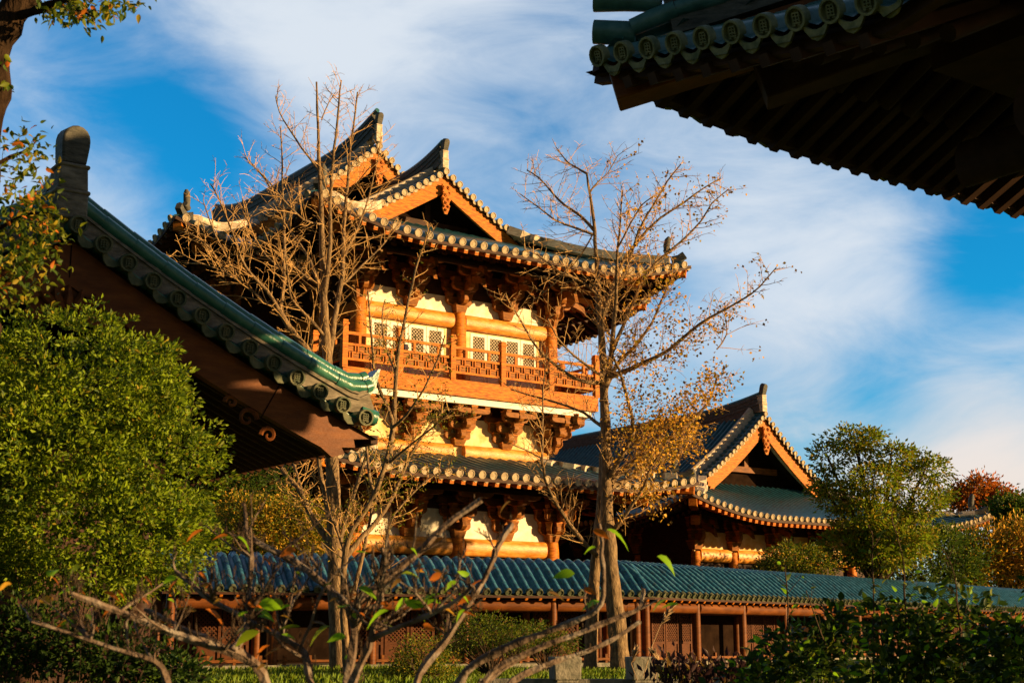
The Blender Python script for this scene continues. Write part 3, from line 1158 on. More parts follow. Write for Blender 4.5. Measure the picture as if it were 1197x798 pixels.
pm.box((0, 0, 1.55), (.18, .18, .1), 0, taper=1.2)
postm = pm.mesh('railing_post', M['wood'])
BW = 2 * XB / 5


def railing_mesh(w):
    mb = MB()
    mb.box((0, 0, 1.17), (w, .09, .1), 0)
    mb.box((0, 0, .8), (w, .08, .08), 0)
    mb.box((0, 0, .3), (w, .08, .08), 0)
    for x in (-w * .25, w * .25):
        mb.box((x, 0, .98), (.09, .07, .3), 0)
    n = 9
    for i in range(n + 1):
        x = -w / 2 + w * i / n
        mb.box((x, 0, .43 if i % 2 else .67), (.035, .04, .2), 0)
        if i < n:
            mb.box((x + w / n / 2, .002, .53 if i % 2 else .6), (w / n + .03, .036, .035), 0)
            mb.box((x + w / n / 2, 0, .43 if i % 2 == 0 else .7), (.035, .04, .22), 0)
    mb.box((0, .03, .55), (w, .012, .42), 1)
    return mb.mesh('railing_panel', [M['wood'], M['wood_mid']])


rpm = railing_mesh(BW - .2)
for i in range(6):
    x = -XB + BW * i
    inst('railing_post', postm, hall, (x, YB, 10.3))
    if i < 5:
        inst('railing_panel', rpm, hall, (x + BW / 2, YB, 10.3))
for s in (-1, 1):
    for i in range(2):
        y = YB + BW * i
        inst('railing_panel', rpm, hall, (s * XB, y + BW / 2, 10.3), s * math.pi / 2)
        inst('railing_post', postm, hall, (s * XB, y + BW, 10.3))
    for i in range(9):
        y = 4.0 + BW * i
        inst('railing_post', postm, hall, (s * 7.65, y, 10.3))
        if i < 8:
            inst('railing_panel', rpm, hall, (s * 7.65, y + BW / 2, 10.3), s * math.pi / 2)
# lower roofs
RL = Roof(7.7, -4.1, 20, 6.68, .24, .008, L=.45, Rl=4.0)
hip_skirt(hall, RL, -.05, .43, .125, HM, 4.2, 4.05, side_top=lambda y: (0, min(y + 4.1, 3.6) + .03), sof=3.5, hip_h=.34)
RL2 = Roof(10.2, 1.4, 30, 6.75, .24, .008, L=.45, Rl=4.0)
hip_skirt(hall, RL2, 4.9, .43, .125, HM, 22, 3.6, side_top=lambda y: (0, min(y - 1.4, 3.6) + .03), sof=3.5, hip_h=.34, x_lim=lambda x: 5.2)
mb = MB()
mb.box((0, -.1, 7.74), (8.6, .22, .16), 0)
mb.build('flashing_ridge', [M['ridge']], hall)
# ------------------------------------------------------------------ the lower side hall on the right
OS = at(892, 480, 62)
OS.z = 0
SM = dict(HM, gbeam=M['wood_red'])
side_hall = thing('side_hall', 'lower single-storey hall with one steep orange gable and a carved pendant', 'temple hall', OS, TH)
RS = Roof(8.9, -5.0, 26, 6.12, .14, .0485, L=.8, Rl=4.8, af=.2, bf=.022)
hip_skirt(side_hall, RS, 0.0, .32, .095, HM, 20, 5.9, side_top=lambda y: (0, min(y + 5.0, 5.0) + .05 if y < 0 else 8.9), sof=3.5, raf_sp=.32, hip_h=.36, dl=.7)
gable(side_hall, RS.zr, 3.3, 0.0, .74, .3, .095, SM, pend=1.25, base_z=7.6, tail=.25)
verge_ridge(side_hall, RS.zr, 3.6, .6, HM, h=.36, w=.15)
main_ridge(side_hall, .1, 19.8, RS.zr(0) + .05, .42, HM, h=.5, w=.15, ln=5)
finial(side_hall, (0, .05, RS.zr(0) + .15), 1.25, 1, [M['ridge'], M['ridge_dark']])
finial(side_hall, (0, 19.8, RS.zr(0) + .15), 1.25, -1, [M['ridge'], M['ridge_dark']])
SX = (-5.6, -3.55, -1.3, 1.3, 3.55, 5.6)
cs = column_mesh('column', .22, 4.1, M['wood'])
for x in SX:
    inst('column', cs, side_hall, (x, -1.5, .9))
for y in (2, 6, 10, 14, 18):
    for x in (-5.6, 5.6):
        inst('column', cs, side_hall, (x, y, .9))
for a, b in zip(SX, SX[1:]):
    round_beam(side_hall, (a + .2, -1.5, 4.85), (b - .2, -1.5, 4.85), .2, [M['beam']])
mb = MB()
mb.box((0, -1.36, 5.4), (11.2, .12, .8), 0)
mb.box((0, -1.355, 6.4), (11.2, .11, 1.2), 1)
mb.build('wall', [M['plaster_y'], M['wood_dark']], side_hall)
mb = MB()
mb.box((0, -1.3, 2.8), (11.1, .12, 3.8), 0)
for x in (-5.6, 5.6):
    mb.box((x, 8, 3.8), (.14, 18.5, 5.6), 0)
mb.box((0, 18, 5), (11.2, .14, 8), 0)
mb.build('side_wall', [M['wood_dark']], side_hall)
bs = bracket_mesh('bracket_set', 1.35, 2, .4, 1.0, [M['wood_mid'], M['wood']], ang=2)
for x in SX:
    inst('bracket_set', bs, side_hall, (x, -1.5, 5.08))
for s in (-1, 1):
    for y in (2, 6, 10):
        inst('bracket_set', bs, side_hall, (s * 5.6, y, 5.08), s * math.pi / 2)

# ------------------------------------------------------------------ covered corridor in two straight runs


def atz(u, v, Z):
    r = ray(u, v)
    return Vector((0, 0, EYE)) + r * ((Z - EYE) / r.z)


CA, CB, CC = atz(190, 684.0, 2.6), atz(765, 692.2, 2.6), atz(1235, 712.5, 2.6)
corr = thing('covered_corridor', 'low covered walkway with a blue glazed tile roof and brown log beams', 'corridor', (CA.x, CA.y, GZ), 0)
CM = {'tile': M['glaze_blue'], 'disc': M['disc']}
CW, CRZ = 1.15, .74
ccol = column_mesh('column', .1, 1.62, M['board'])
for si, (p, q) in enumerate(((CA, CB), (CB, CC))):
    d = Vector((q.x - p.x, q.y - p.y, 0))
    Lc = d.length
    ang = math.atan2(d.y, d.x)
    loc = Vector((p.x - CA.x, p.y - CA.y, -GZ))
    rot = Matrix.Rotation(ang, 3, 'Z')

    def put(o):
        o.matrix_basis = Matrix.Translation(loc) @ rot.to_4x4() @ o.matrix_basis
        return o

    def PF(s, t):
        return Vector((s, t * CW, 2.56 + CRZ * (t * 1.2 - 1.25 * max(0, t - .6) ** 2)))

    def PB(s, t):
        return Vector((s, 2 * CW - t * CW, 2.56 + CRZ * (t * 1.2 - 1.25 * max(0, t - .6) ** 2)))
    mf, mk = MB(), MB()
    for s in frange(0, Lc, .25):
        tile_strip(mf, PF, s, 0, 1.02, .25, .07, seg=.19, mi=0)
        tile_strip(mk, PB, s, 0, 1.02, .25, .07, 6, ends=False)
    put(mf.build('roof_slope', [CM['tile'], CM['disc']], corr, smooth=50))
    put(mk.build('roof_slope', [CM['tile'], CM['disc']], corr, smooth=50))
    mb = MB()
    for t in (0, 1):
        F_ = PF if t == 0 else PB
        mb.grid([[F_(s, tt) + Vector((0, 0, -.09)) for tt in (0, .5, 1)] for s in (0, Lc)])
    put(mb.build('soffit', [M['soffit']], corr))
    mb = MB()
    mb.beam((0, .02, 2.47), (Lc, .02, 2.47), .05, .05, 0)
    put(mb.build('eave_board', [M['wood_dark']], corr))
    rm = rafter_mesh('rafter', .06, M['wood'])
    for s in frange(0, Lc, .33):
        a, b = PF(s, .01) + Vector((0, 0, -.15)), PF(s, .6) + Vector((0, 0, -.15))
        y = (b - a).normalized()
        x = Vector((1, 0, 0))
        z = x.cross(y)
        put(inst('rafter', rm, corr, (a + b) / 2, Matrix((x, y, z)).transposed(), (1, (b - a).length, 1)))
    nb = int(Lc / 2.15)
    for i in range(nb + 1):
        s = .25 + (Lc - .5) * i / nb
        for yy in (.42, 2 * CW - .42):
            put(inst('column', ccol, corr, (s, yy, GZ)))
        if i < nb:
            s2 = .25 + (Lc - .5) * (i + 1) / nb
            for yy in (.42, 2 * CW - .42):
                put(round_beam(corr, (s + .09, yy, 2.3), (s2 - .09, yy, 2.3), .13, [M['board']], sq=1.0))
            # low seat rail
            mb = MB()
            mb.box(((s + s2) / 2, .42, GZ + .16), (s2 - s - .2, .1, .05), 0)
            for k in range(4):
                mb.box((s + .25 + k * (s2 - s - .5) / 3, .42, GZ + .12), (.06, .06, .3), 0)
            put(mb.build('seat_rail', [M['wood_red']], corr))
            if i % 2 == (0 if si == 0 else 1):
                for k in range(3):
                    w = (s2 - s - .3) / 3
                    dd = lattice_door(corr, (s + .15 + w * (k + .5), 2 * CW - .45, GZ + .1), w - .03, 1.35, 0, 'red', .3, sp=.09)
                    put(dd)
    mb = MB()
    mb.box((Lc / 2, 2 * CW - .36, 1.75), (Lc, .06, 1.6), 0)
    put(mb.build('back_wall', [M['dark']], corr))  # near-black wall colour stands in for the shade inside the corridor
    mb = MB()
    mb.box((Lc / 2, CW, GZ + .03), (Lc, 2 * CW - .4, .1), 0)
    put(mb.build('plinth', [M['wood_red'] if False else M['stone']], corr))

# ------------------------------------------------------------------ gatehouse at the left: gable end towards the garden
GM = dict(HM)
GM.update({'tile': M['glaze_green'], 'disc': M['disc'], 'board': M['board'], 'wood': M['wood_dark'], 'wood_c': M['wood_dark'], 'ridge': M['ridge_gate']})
gate = thing('gatehouse', 'dim gatehouse at the left showing its brown bargeboard under green verge tiles', 'gatehouse', (-4.173, 13.0, 0), TH)
RG = Roof(3.35, -99, 99, 3.74, .38, .033)
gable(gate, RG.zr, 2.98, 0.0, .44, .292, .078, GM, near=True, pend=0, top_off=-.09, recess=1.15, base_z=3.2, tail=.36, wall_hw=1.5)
for s in (-1, 1):
    mb = MB()
    P = RG.side(s)
    for y in frange(.62, 5.8, .3):
        tile_strip(mb, P, y, 0, 3.35, .3, .085, 9, ends=True)
    mb.build('roof_slope', [GM['tile'], GM['disc']], gate, smooth=50)
mb = MB()
for s in (-1, 1):
    P = RG.side(s)
    mb.grid([[P(y, d) + Vector((0, 0, -.11)) for y in (.0, 3, 5.9)] for d in [3.35 * i / 12 for i in range(13)]])
mb.build('soffit', [M['soffit']], gate)
rf = MB()
for s in (-1, 1):
    P = RG.side(s)
    for y in frange(.2, 5.8, .2):
        pts = [P(y, d) + Vector((0, 0, -.17)) for d in (.05, .8, 1.6, 2.4)]
        rf.tube(pts, .05, 6)
tag(rf.build('rafters', [M['wood_dark']], gate), kind='stuff')
mb = MB()
for s in (-1, 1):
    P = RG.side(s)
    mb.beam(P(0, .02) + Vector((0, 0, -.1)), P(5.9, .02) + Vector((0, 0, -.1)), .08, .09)
mb.build('eave_board', [M['wood_dark']], gate)
# raked ridge: stacked courses under two lines of round tiles, kicked up at the foot
for s in (-1, 1):
    mb = MB()
    xs_ = [3.02 * i / 14 for i in range(15)]
    base = [Vector((s * x, .16, RG.zr(x) + .16)) for x in xs_] + [Vector((s * 3.16, .16, RG.zr(3.1) + .17)), Vector((s * 3.3, .16, RG.zr(3.1) + .23))]
    mb.sweep(base, [(-.13, -.1), (.13, -.1), (.13, .05), (.155, .05), (.155, .075), (.13, .075), (.13, .11), (.15, .11), (.15, .135), (.12, .135), (.12, .19), (-.12, .19), (-.12, .135), (-.15, .135), (-.15, .11), (-.13, .11), (-.13, .075), (-.155, .075), (-.155, .05), (-.13, .05)], (0, 1, 0), 1)
    low = [Vector((p.x, .06, p.z + .17)) for p in base]
    top = [Vector((p.x, .16, p.z + .275)) for p in base]
    bk = [Vector((p.x, .28, p.z + .17)) for p in base]
    jointed_tube(mb, low, .075, .36, 0)
    jointed_tube(mb, bk, .075, .36, 0)
    jointed_tube(mb, top, .07, .36, 0)
    e = base[-1]
    # horn tile
    hp_ = [(0, -.02), (.08, .02), (.13, .09), (.155, .19), (.185, .3), (.16, .3), (.09, .21), (-.03, .16), (-.08, .08)]
    if s < 0:
        hp_ = [(-a, b) for a, b in hp_][::-1]
    mb.prism(hp_, (e.x - s * .05, .28, e.z + .06), (1, 0, 0), (0, 0, 1), .2, 0)
    c = Vector((s * 3.18, .08, RG.zr(3.18) + .13))
    mb.tube([c, c + Vector((s * .2, 0, -.05))], .085, 10, 0)
    mb.build('verge_ridge', [GM['tile'], M['ridge_gate']], gate, smooth=45)
main_ridge(gate, .2, 5.8, RG.zr(0) + .05, .22, GM, h=.42, w=.13, ln=2.5)
finial(gate, (-.05, .05, RG.zr(0) + .1), .9, 1, [M['ridge_gate'], M['ridge_dark']], wf=.165, lean=.14)
# carved cloud scrolls below the bargeboard
for s in (-1, 1):
    mb = MB()
    for (cx_, cz_, r0, tw) in ((1.88, -.62, .11, 1), (2.12, -.66, .09, -1), (1.7, -.56, .07, -1)):
        pts = []
        for i in range(18):
            a = i * .42
            r = r0 * (1 - i / 20)
            pts.append(Vector((s * (cx_ + tw * r * math.cos(a)), .03, RG.zr(cx_) + cz_ + r * math.sin(a))))
        mb.tube(pts, [.028 * (1 - i / 26) for i in range(18)], 6)
    mb.build('carved_scroll', [M['board']], gate, smooth=40)
mb = MB()
for i in range(5):
    a = -1 + .5 * i
    pts = [Vector((a * .1, .0, 4.62)), Vector((a * .22, -.02, 4.72)), Vector((a * .26, -.02, 4.84 - abs(a) * .05))]
    mb.tube(pts, [.05, .045, .015], 6)
mb.prism([(-.42, 4.5), (.42, 4.5), (.3, 4.72), (0, 4.86), (-.3, 4.72)], (0, .04, 0), (1, 0, 0), (0, 0, 1), -.06)
mb.build('carved_pendant', [M['board']], gate, smooth=40)
# seams of the boards
for s_ in (-1, 0, 1):
    mb = MB()
    if s_:
        mb.box((s_ * 2.12, -.003, RG.zr(2.12) - .3), (.012, .004, .42), 0, Matrix.Rotation(s_ * .5, 3, 'Y'))
    else:
        mb.box((0, -.003, 5.13), (.012, .004, .42))
    mb.build('board_seam', [M['dark']], gate)
mb = MB()
mb.box((0, 3.6, 1.9), (2.3, 4.6, 3.7), 0)
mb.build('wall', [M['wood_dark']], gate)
gc = column_mesh('column', .14, 3.7, M['wood_dark'])
for x in (-1.25, 1.25):
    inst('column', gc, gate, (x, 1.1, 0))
mb = MB()
for x in (-1.4, 0, 1.4):
    mb.beam((x, .9, RG.zr(x) - .42), (x, 5.5, RG.zr(x) - .42), .16, .2)
mb.build('purlin', [M['wood_dark']], gate)

# ------------------------------------------------------------------ the near hall whose eave corner hangs over the top right
TN = TH - math.pi / 2
NM = dict(HM)
NM.update({'tile': M['glaze_near'], 'disc': M['disc_near']})
HWN, YFN, YBN = 3.0, -4.0, 4.0  # unseen body kept small and open to let low sun pass beneath
cN = at(684, 72, 11.0)
ox = Vector((math.cos(TN), math.sin(TN), 0))
oy = Vector((-math.sin(TN), math.cos(TN), 0))
ON = Vector((cN.x, cN.y, 0)) + ox * HWN - oy * YFN
near_hall = thing('open_pavilion', 'open pavilion at the top right seen from below its deep upturned eave corner', 'pavilion', ON, TN)
RN = Roof(HWN, YFN, YBN, 5.14, .42, .03, L=1.1, Rl=7.0, ex=1.6, zes=6.05, Ls=.22, Rls=2.5)
mb = MB()
for x in frange(-HWN + .06, HWN - .1, .3):
    e = HWN - abs(x)
    d1 = min(e + .05, 3.0)
    if d1 < .15:
        d1 = .16
    tile_strip(mb, RN.front, x, 0, d1, .3, .078, 4, seg=.38, nb=7, near=x < 0)
mb.build('roof_slope', [NM['tile'], NM['disc']], near_hall, smooth=50)
for sg in (-1, 1):
    mb = MB()
    P = RN.side(sg)
    for y in frange(YFN + .06, YBN - .1, .4):
        d1 = min(y - YFN + .05, YBN - y + .05, 3.0)
        tile_strip(mb, P, y, 0, max(.16, d1), .4, .1, 4, seg=.5)
    mb.build('roof_slope', [NM['tile'], NM['disc']], near_hall, smooth=50)
mb = MB()
mb.grid(soffit_front(RN, 2.4, off=-.12))
for sg in (-1, 1):
    mb.grid(soffit_side(RN, sg, 2.4, YBN, off=-.12))
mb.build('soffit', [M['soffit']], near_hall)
mb = MB()
mb.sweep(eave_path(RN, 0, -.17, d=.14), [(-.04, -.05), (.05, -.05), (.05, .06), (-.04, .06)], (0, 1, 0))
for sg in (-1, 1):
    mb.sweep(eave_path(RN, sg, -.17, YBN, d=.14), [(-.04, -.05), (.05, -.05), (.05, .06), (-.04, .06)], (1, 0, 0))
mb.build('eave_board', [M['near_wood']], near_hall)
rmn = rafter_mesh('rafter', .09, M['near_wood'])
rmt = MB()
rmt.tube([(0, -.5, 0), (0, 0, 0), (0, .5, 0)], .07, 8)
rmr = rmt.mesh('rafter', M['near_wood'], smooth=50)
rafter_set(near_hall, RN.front, frange(-HWN + .3, 0, .3), rmn, lambda x: HWN - abs(x), .07, 1.5, -.225, .1)
rafter_set(near_hall, RN.side(-1), frange(YFN + .3, 3.5, .27), rmn, lambda y: y - YFN, .1, 1.5, -.225, .1)
rafter_set(near_hall, RN.side(-1), frange(YFN + .3, 3.5, .3), rmr, lambda y: y - YFN + .4, .95, 2.3, -.34, .1)
rafter_set(near_hall, RN.front, frange(-HWN + .3, 0, .3), rmr, lambda x: HWN - abs(x) + .4, .95, 2.3, -.34, .1)


def hpn(c, off=0.0):
    z = max(RN.front(-(HWN - c), c).z, RN.side(-1)(YFN + c, c).z)
    return Vector((-(HWN - c), YFN + c, z + off))


mb = MB()
mb.beam(hpn(2.4, -.40), hpn(.16, -.31), .3, .34)
mb.build('corner_beam', [M['board']], near_hall, bevel=.015)
mb = MB()
mb.beam(hpn(2.6, -.72), hpn(1.0, -.66), .3, .34)
mb.build('corner_beam', [M['near_wood']], near_hall, bevel=.015)
mb = MB()
k = 14
outn = Vector((-.707, -.707, 0))
sdn = Vector((.707, -.707, 0))
base = [hpn(2.95 - (2.95 - .5) * i / k, .1) for i in range(k + 1)]
mb.sweep(base, [(-.13, -.15), (.13, -.15), (.13, .1), (.155, .1), (.155, .12), (.135, .12), (.135, .165), (.155, .165), (.155, .185), (.13, .185), (.13, .23), (.15, .23), (.15, .25), (.12, .25), (.12, .31), (-.12, .31), (-.12, .25), (-.15, .25), (-.15, .23), (-.13, .23), (-.13, .185), (-.155, .185), (-.155, .165), (-.135, .165), (-.135, .12), (-.155, .12), (-.155, .1), (-.13, .1)], sdn, 1)
tip = hpn(.35, .14)
for o, z in ((.11, .08), (-.11, .08)):
    jointed_tube(mb, [p + sdn * o + Vector((0, 0, z - .02)) for p in base] + [hpn(.28, .12) + sdn * o * .8], .08, .4, 0)
for o, z in ((.1, .34), (-.1, .34)):
    jointed_tube(mb, [p + sdn * o + Vector((0, 0, z)) for p in base] + [hpn(.4, .1) + sdn * o + Vector((0, 0, .36))], .075, .4, 0)
jointed_tube(mb, [p + Vector((0, 0, .46)) for p in base] + [hpn(.4, .62), hpn(.2, .72)], .07, .4, 0)
q = hpn(.5, .42)
mb.sweep([q - outn * .25 + Vector((0, 0, -.06)), q, q + outn * .3 + Vector((0, 0, .06)), q + outn * .55 + Vector((0, 0, .22)), q + outn * .75 + Vector((0, 0, .45))], [(-.15, 0), (.15, 0), (.15, .035), (0, .06), (-.15, .035)], sdn, 0)
c = hpn(.45, .3)
mb.tube([c, c + outn * .3 + Vector((0, 0, .04)), c + outn * .55 + Vector((0, 0, .08))], [.07, .08, .105], 12, 0)
c = hpn(.3, .1)
mb.tube([c, c + outn * .35 + Vector((0, 0, .04))], [.1, .1], 12, 0)
mb.build('hip_ridge', [NM['tile'], M['ridge_dark']], near_hall, smooth=45)
mb = MB()
mb.box((0, 0, 6.15), (2.2, 4.0, .3), 0)
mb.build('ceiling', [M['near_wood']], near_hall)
nc = column_mesh('column', .22, 5.4, M['wood_dark'])
for y in (-1.0, 1.0):
    inst('column', nc, near_hall, (0, y, 0))
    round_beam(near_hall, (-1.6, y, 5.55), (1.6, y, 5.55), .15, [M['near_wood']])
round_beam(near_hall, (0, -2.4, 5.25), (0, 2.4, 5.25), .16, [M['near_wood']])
# ------------------------------------------------------------------ trees and plants


def pxr(px, Y):
    return px * .5 / FPX * Y * 1.02


class Traced:
    """woody plant whose main limbs follow the branching seen from the garden, spread in depth"""

    def __init__(s, Y, spread, seed):
        s.Y, s.spread = Y, spread
        s.pts = []          # (u, v, Y) of what has been laid down, for attaching side limbs
        s.limbs = []        # (points, radii)
        s.rng = random.Random(seed)

    def limb(s, path, r0, r1, dy=None, Y0=None):
        if Y0 is None:
            if s.pts:
                u, v = path[0]
                Y0 = min(s.pts, key=lambda p: (p[0] - u) ** 2 + (p[1] - v) ** 2)[2]
            else:
                Y0 = s.Y
        if dy is None:
            dy = s.rng.uniform(-1, 1) * s.spread
        # resample the polyline smoothly (Catmull-Rom)
        P = [Vector((a, b, 0)) for a, b in path]
        out = []
        n = len(P)
        for i in range(n - 1):
            p0, p1, p2, p3 = P[max(0, i - 1)], P[i], P[i + 1], P[min(n - 1, i + 2)]
            m = max(2, int((p2 - p1).length / 14))
            for j in range(m):
                t = j / m
                out.append(.5 * ((2 * p1) + (p2 - p0) * t + (2 * p0 - 5 * p1 + 4 * p2 - p3) * t * t + (3 * p1 - p0 - 3 * p2 + p3) * t ** 3))
        out.append(P[-1])
        k = len(out) - 1
        pts, rad = [], []
        for i, q in enumerate(out):
            t = i / k
            Y = Y0 + dy * t
            w = s.rng.uniform(-.6, .6) * (1 if Y > 10 else 2.2) if 0 < i < k else 0
            pts.append(at(q.x + w, q.y, Y))
            rad.append(pxr(r0 + (r1 - r0) * t ** .8, Y) * (s.rng.uniform(.93, 1.08) if Y > 10 else s.rng.choice((.88, .92, .95, 1.0, 1.05, 1.28))))
            s.pts.append((q.x, q.y, Y))
        s.limbs.append((pts, rad))
        return s

    def wood(s, name, mat, root, n=8):
        mb = s.mb = MB()
        s.part = (name, mat)
        o0 = root.location
        for pts, rad in s.limbs:
            mb.tube([p - o0 for p in pts], rad, n if rad[0] > .02 else 5)

    def twigs(s, root, mat, step, length, r, skip=0, up=.35, sub=4, name='twigs', minfrac=.15, subl=.35, keep=None, droop=0.0):
        rg = s.rng
        mb = s.mb
        tips = []
        o0 = root.location
        for li, (pts, rad) in enumerate(s.limbs):
            if li < skip:
                continue
            L = [0]
            for a, b in zip(pts, pts[1:]):
                L.append(L[-1] + (b - a).length)
            t = L[-1] * minfrac
            while t < L[-1]:
                i = max(j for j in range(len(L)) if L[j] <= t)
                i = min(i, len(pts) - 2)
                p = pts[i].lerp(pts[i + 1], (t - L[i]) / max(1e-6, L[i + 1] - L[i]))
                tg = (pts[i + 1] - pts[i]).normalized()
                f = t / L[-1]
                a = rg.uniform(0, 2 * math.pi)
                s1 = tg.orthogonal().normalized()
                s2 = tg.cross(s1)
                side = s1 * math.cos(a) + s2 * math.sin(a)
                d = (tg * rg.uniform(.3, .9) + side + Vector((0, 0, up - droop))).normalized()
                l = length * rg.uniform(.45, 1.25) * (1.15 - .6 * f)
                if keep is None or keep(p):
                    q = [p]
                    dd = d
                    for k in range(3):
                        dd = (dd + Vector((rg.uniform(-.16, .16), rg.uniform(-.16, .16), rg.uniform(-.12, .2) * (1 if up > 0 else 0) - droop * .3))).normalized()
                        q.append(q[-1] + dd * l / 3)
                    mb.tube([x - o0 for x in q], [r, r * .8, r * .6, r * .35], 4, 1, False)
                    tips += [(x, dd) for x in q[1:]]
                    for k in range(sub):
                        b = rg.uniform(.2, .98) * 3
                        i2 = min(2, int(b))
                        c = q[i2].lerp(q[i2 + 1], b - i2)
                        ee = (dd * .5 + Vector((rg.uniform(-1, 1), rg.uniform(-1, 1), rg.uniform(-.5, .9)))).normalized()
                        e = c + ee * l * subl * rg.uniform(.4, 1.2)
                        mb.tube([c - o0, (c + e) / 2 + Vector((0, 0, .02)) - o0, e - o0], [r * .6, r * .5, r * .3], 3, 1, False)
                        tips.append((e, ee))
                t += step * rg.uniform(.5, 1.5)
        mb.build(s.part[0], [s.part[1], mat], root, smooth=70)
        s.tips = tips
        return tips


def spray(points, dirs, per, rad, out=.6, flat=.7):
    """leaf positions and directions scattered round clump centres"""
    n = len(points)
    p = np.repeat(points, per, 0)
    o = RNG.normal(size=(n * per, 3)) * rad * np.array([1, 1, flat])
    d = unit(o) * .7 + np.repeat(dirs, per, 0) * out + RNG.normal(size=(n * per, 3)) * .35
    return p + o, d


def crown_points(ells, n, shell=.72, up=.15):
    """clump centres near the surface of a union of lobes (centre, radii)"""
    vol = np.array([e[1][0] * e[1][1] + e[1][0] * e[1][2] for e in ells])
    k = RNG.choice(len(ells), size=n, p=vol / vol.sum())
    C = np.array([e[0] for e in ells], float)[k]
    Rr = np.array([e[1] for e in ells], float)[k]
    u = unit(RNG.normal(size=(n, 3)))
    rr = shell + (1 - shell) * RNG.random((n, 1)) ** .6
    rr *= 1 + .1 * RNG.normal(size=(n, 1))
    p = C + u * Rr * rr
    keep = np.ones(n, bool)
    for c, r in ells:          # drop the clumps deep inside another lobe
        q = (p - np.array(c)) / np.array(r)
        keep &= np.linalg.norm(q, axis=1) > shell * .72
    d = u + np.array([0, 0, up])
    return p[keep], unit(d[keep])


def leafy(name, label, cat, base, ells, clumps, per, crad, lsize, mats, wts, trunk=None, group=None, wood='bark_dark', inner=0, stems=14, width=.5, flat=.7, shell=.72, srad=.02, fine=False):
    """tree or shrub: trunk with limbs and a crown of leaf clumps. base and lobes in world space"""
    base = Vector(base)
    root = thing(name, label, cat, base, 0, group)
    E_ = [(np.array(c) - np.array(base), np.array(r)) for c, r in ells]
    p, d = crown_points(E_, clumps, shell)
    mb = MB()
    rg = random.Random(len(name) + clumps)
    if trunk:
        r, ht = trunk
        top = Vector((float(np.mean([e[0][0] for e in E_])), float(np.mean([e[0][1] for e in E_])), ht))
        mid = Vector((top.x * .4 + rg.uniform(-.1, .1), top.y * .4, ht * .5))
        mb.tube([(0, 0, -.1), (mid.x * .5, mid.y * .5, ht * .25), mid, top], [r * 1.25, r, r * .85, r * .6], 9)
        for c, rr in E_:
            t = Vector(c) + Vector((0, 0, rr[2] * .4))
            mb.tube([mid.lerp(top, .6), top.lerp(t, .5) + Vector((rg.uniform(-.1, .1), 0, -.05)), t], [r * .5, r * .36, r * .14], 6)
    sel = rg.sample(range(len(p)), min(stems, len(p)))
    org = Vector((0, 0, 0)) if not trunk else Vector((top.x, top.y, top.z * .8))
    for i in sel:
        e = Vector(p[i])
        m = org.lerp(e, .5) + Vector((rg.uniform(-.06, .06), rg.uniform(-.06, .06), .02)) * (e - org).length
        mb.tube([org, m, e], [srad, srad * .7, srad * .3], 5)
    mb.build('trunk' if trunk else 'stems', M[wood], root, smooth=60)
    q, dd = spray(p, d, per, crad, flat=flat)
    sz = lsize * RNG.uniform(.6, 1.2, len(q))
    if inner:
        p2, d2 = crown_points([(c, r * .68) for c, r in E_], inner, .2)
        q2, dd2 = spray(p2, d2, 12, crad * 1.6)
        q = np.concatenate([q, q2])
        dd = np.concatenate([dd, dd2])
        sz = np.concatenate([sz, lsize * 1.3 * np.ones(len(q2))])
    keep = q[:, 2] > -.02
    (fine_leaves if fine else leaves)('crown' if trunk else 'foliage', q[keep], dd[keep], sz[keep], [M[m] for m in mats], wts, root, width)
    return root


# ---- left ginkgo, bare
T1 = Traced(26.5, 1.6, 11)
T1.limb([(398, 800), (394, 700), (391, 620), (388, 540), (384, 440), (380, 378), (378, 333), (377, 285), (375, 232), (372, 165), (370, 96)], 26, 2.0, dy=.4)
T1.limbs[0][1][:] = [r * (1.0 if i > 12 else 1.0) for i, r in enumerate(T1.limbs[0][1])]
T1.limb([(379, 345), (383, 320), (386, 285), (386, 230), (392, 160), (399, 94)], 7, 1.8, dy=-.5)
T1.limb([(384, 420), (393, 362), (400, 322), (402, 276), (405, 230), (410, 170), (418, 108)], 8, 1.8, dy=.9)
T1.limb([(382, 436), (366, 417), (350, 398), (338, 383), (327, 364)], 9, 6.5, dy=-.6)
T1.limb([(327, 364), (332, 330), (332, 280), (331, 240), (330, 195), (328, 150)], 5, 1.5)
T1.limb([(327, 364), (312, 339), (294, 322), (281, 300), (272, 272), (257, 235), (246, 215)], 5, 1.4)
T1.limb([(326, 362), (308, 352), (294, 339), (264, 318), (248, 294), (238, 283), (215, 268)], 5, 1.3)
T1.limb([(294, 339), (277, 322), (262, 296), (247, 262), (238, 236)], 3.2, 1.2)
T1.limb([(264, 318), (244, 311), (222, 302), (205, 292)], 2.6, 1.0)
T1.limb([(377, 335), (358, 324), (347, 315), (338, 304), (322, 285)], 4, 1.5)
T1.limb([(377, 350), (367, 317), (356, 293), (340, 271), (330, 248), (318, 222), (302, 200), (286, 184)], 4.5, 1.3)
T1.limb([(381, 395), (365, 376), (345, 355), (338, 341), (336, 318), (334, 300)], 4.5, 1.5)
T1.limb([(332, 318), (312, 300), (294, 272), (288, 252), (283, 232)], 3, 1.2)
T1.limb([(373, 200), (352, 172), (338, 150), (327, 131), (322, 112)], 3, 1.1)
T1.limb([(376, 262), (355, 257), (330, 232), (308, 205), (290, 190)], 3, 1.1)
T1.limb([(402, 300), (420, 262), (432, 225), (441, 190), (446, 160)], 3.4, 1.2)
T1.limb([(398, 335), (424, 310), (448, 285), (466, 262)], 3.4, 1.2)
T1.limb([(376, 140), (385, 120), (392, 108)], 2, 1)
T1.limb([(405, 230), (424, 205), (440, 188)], 2.4, 1)
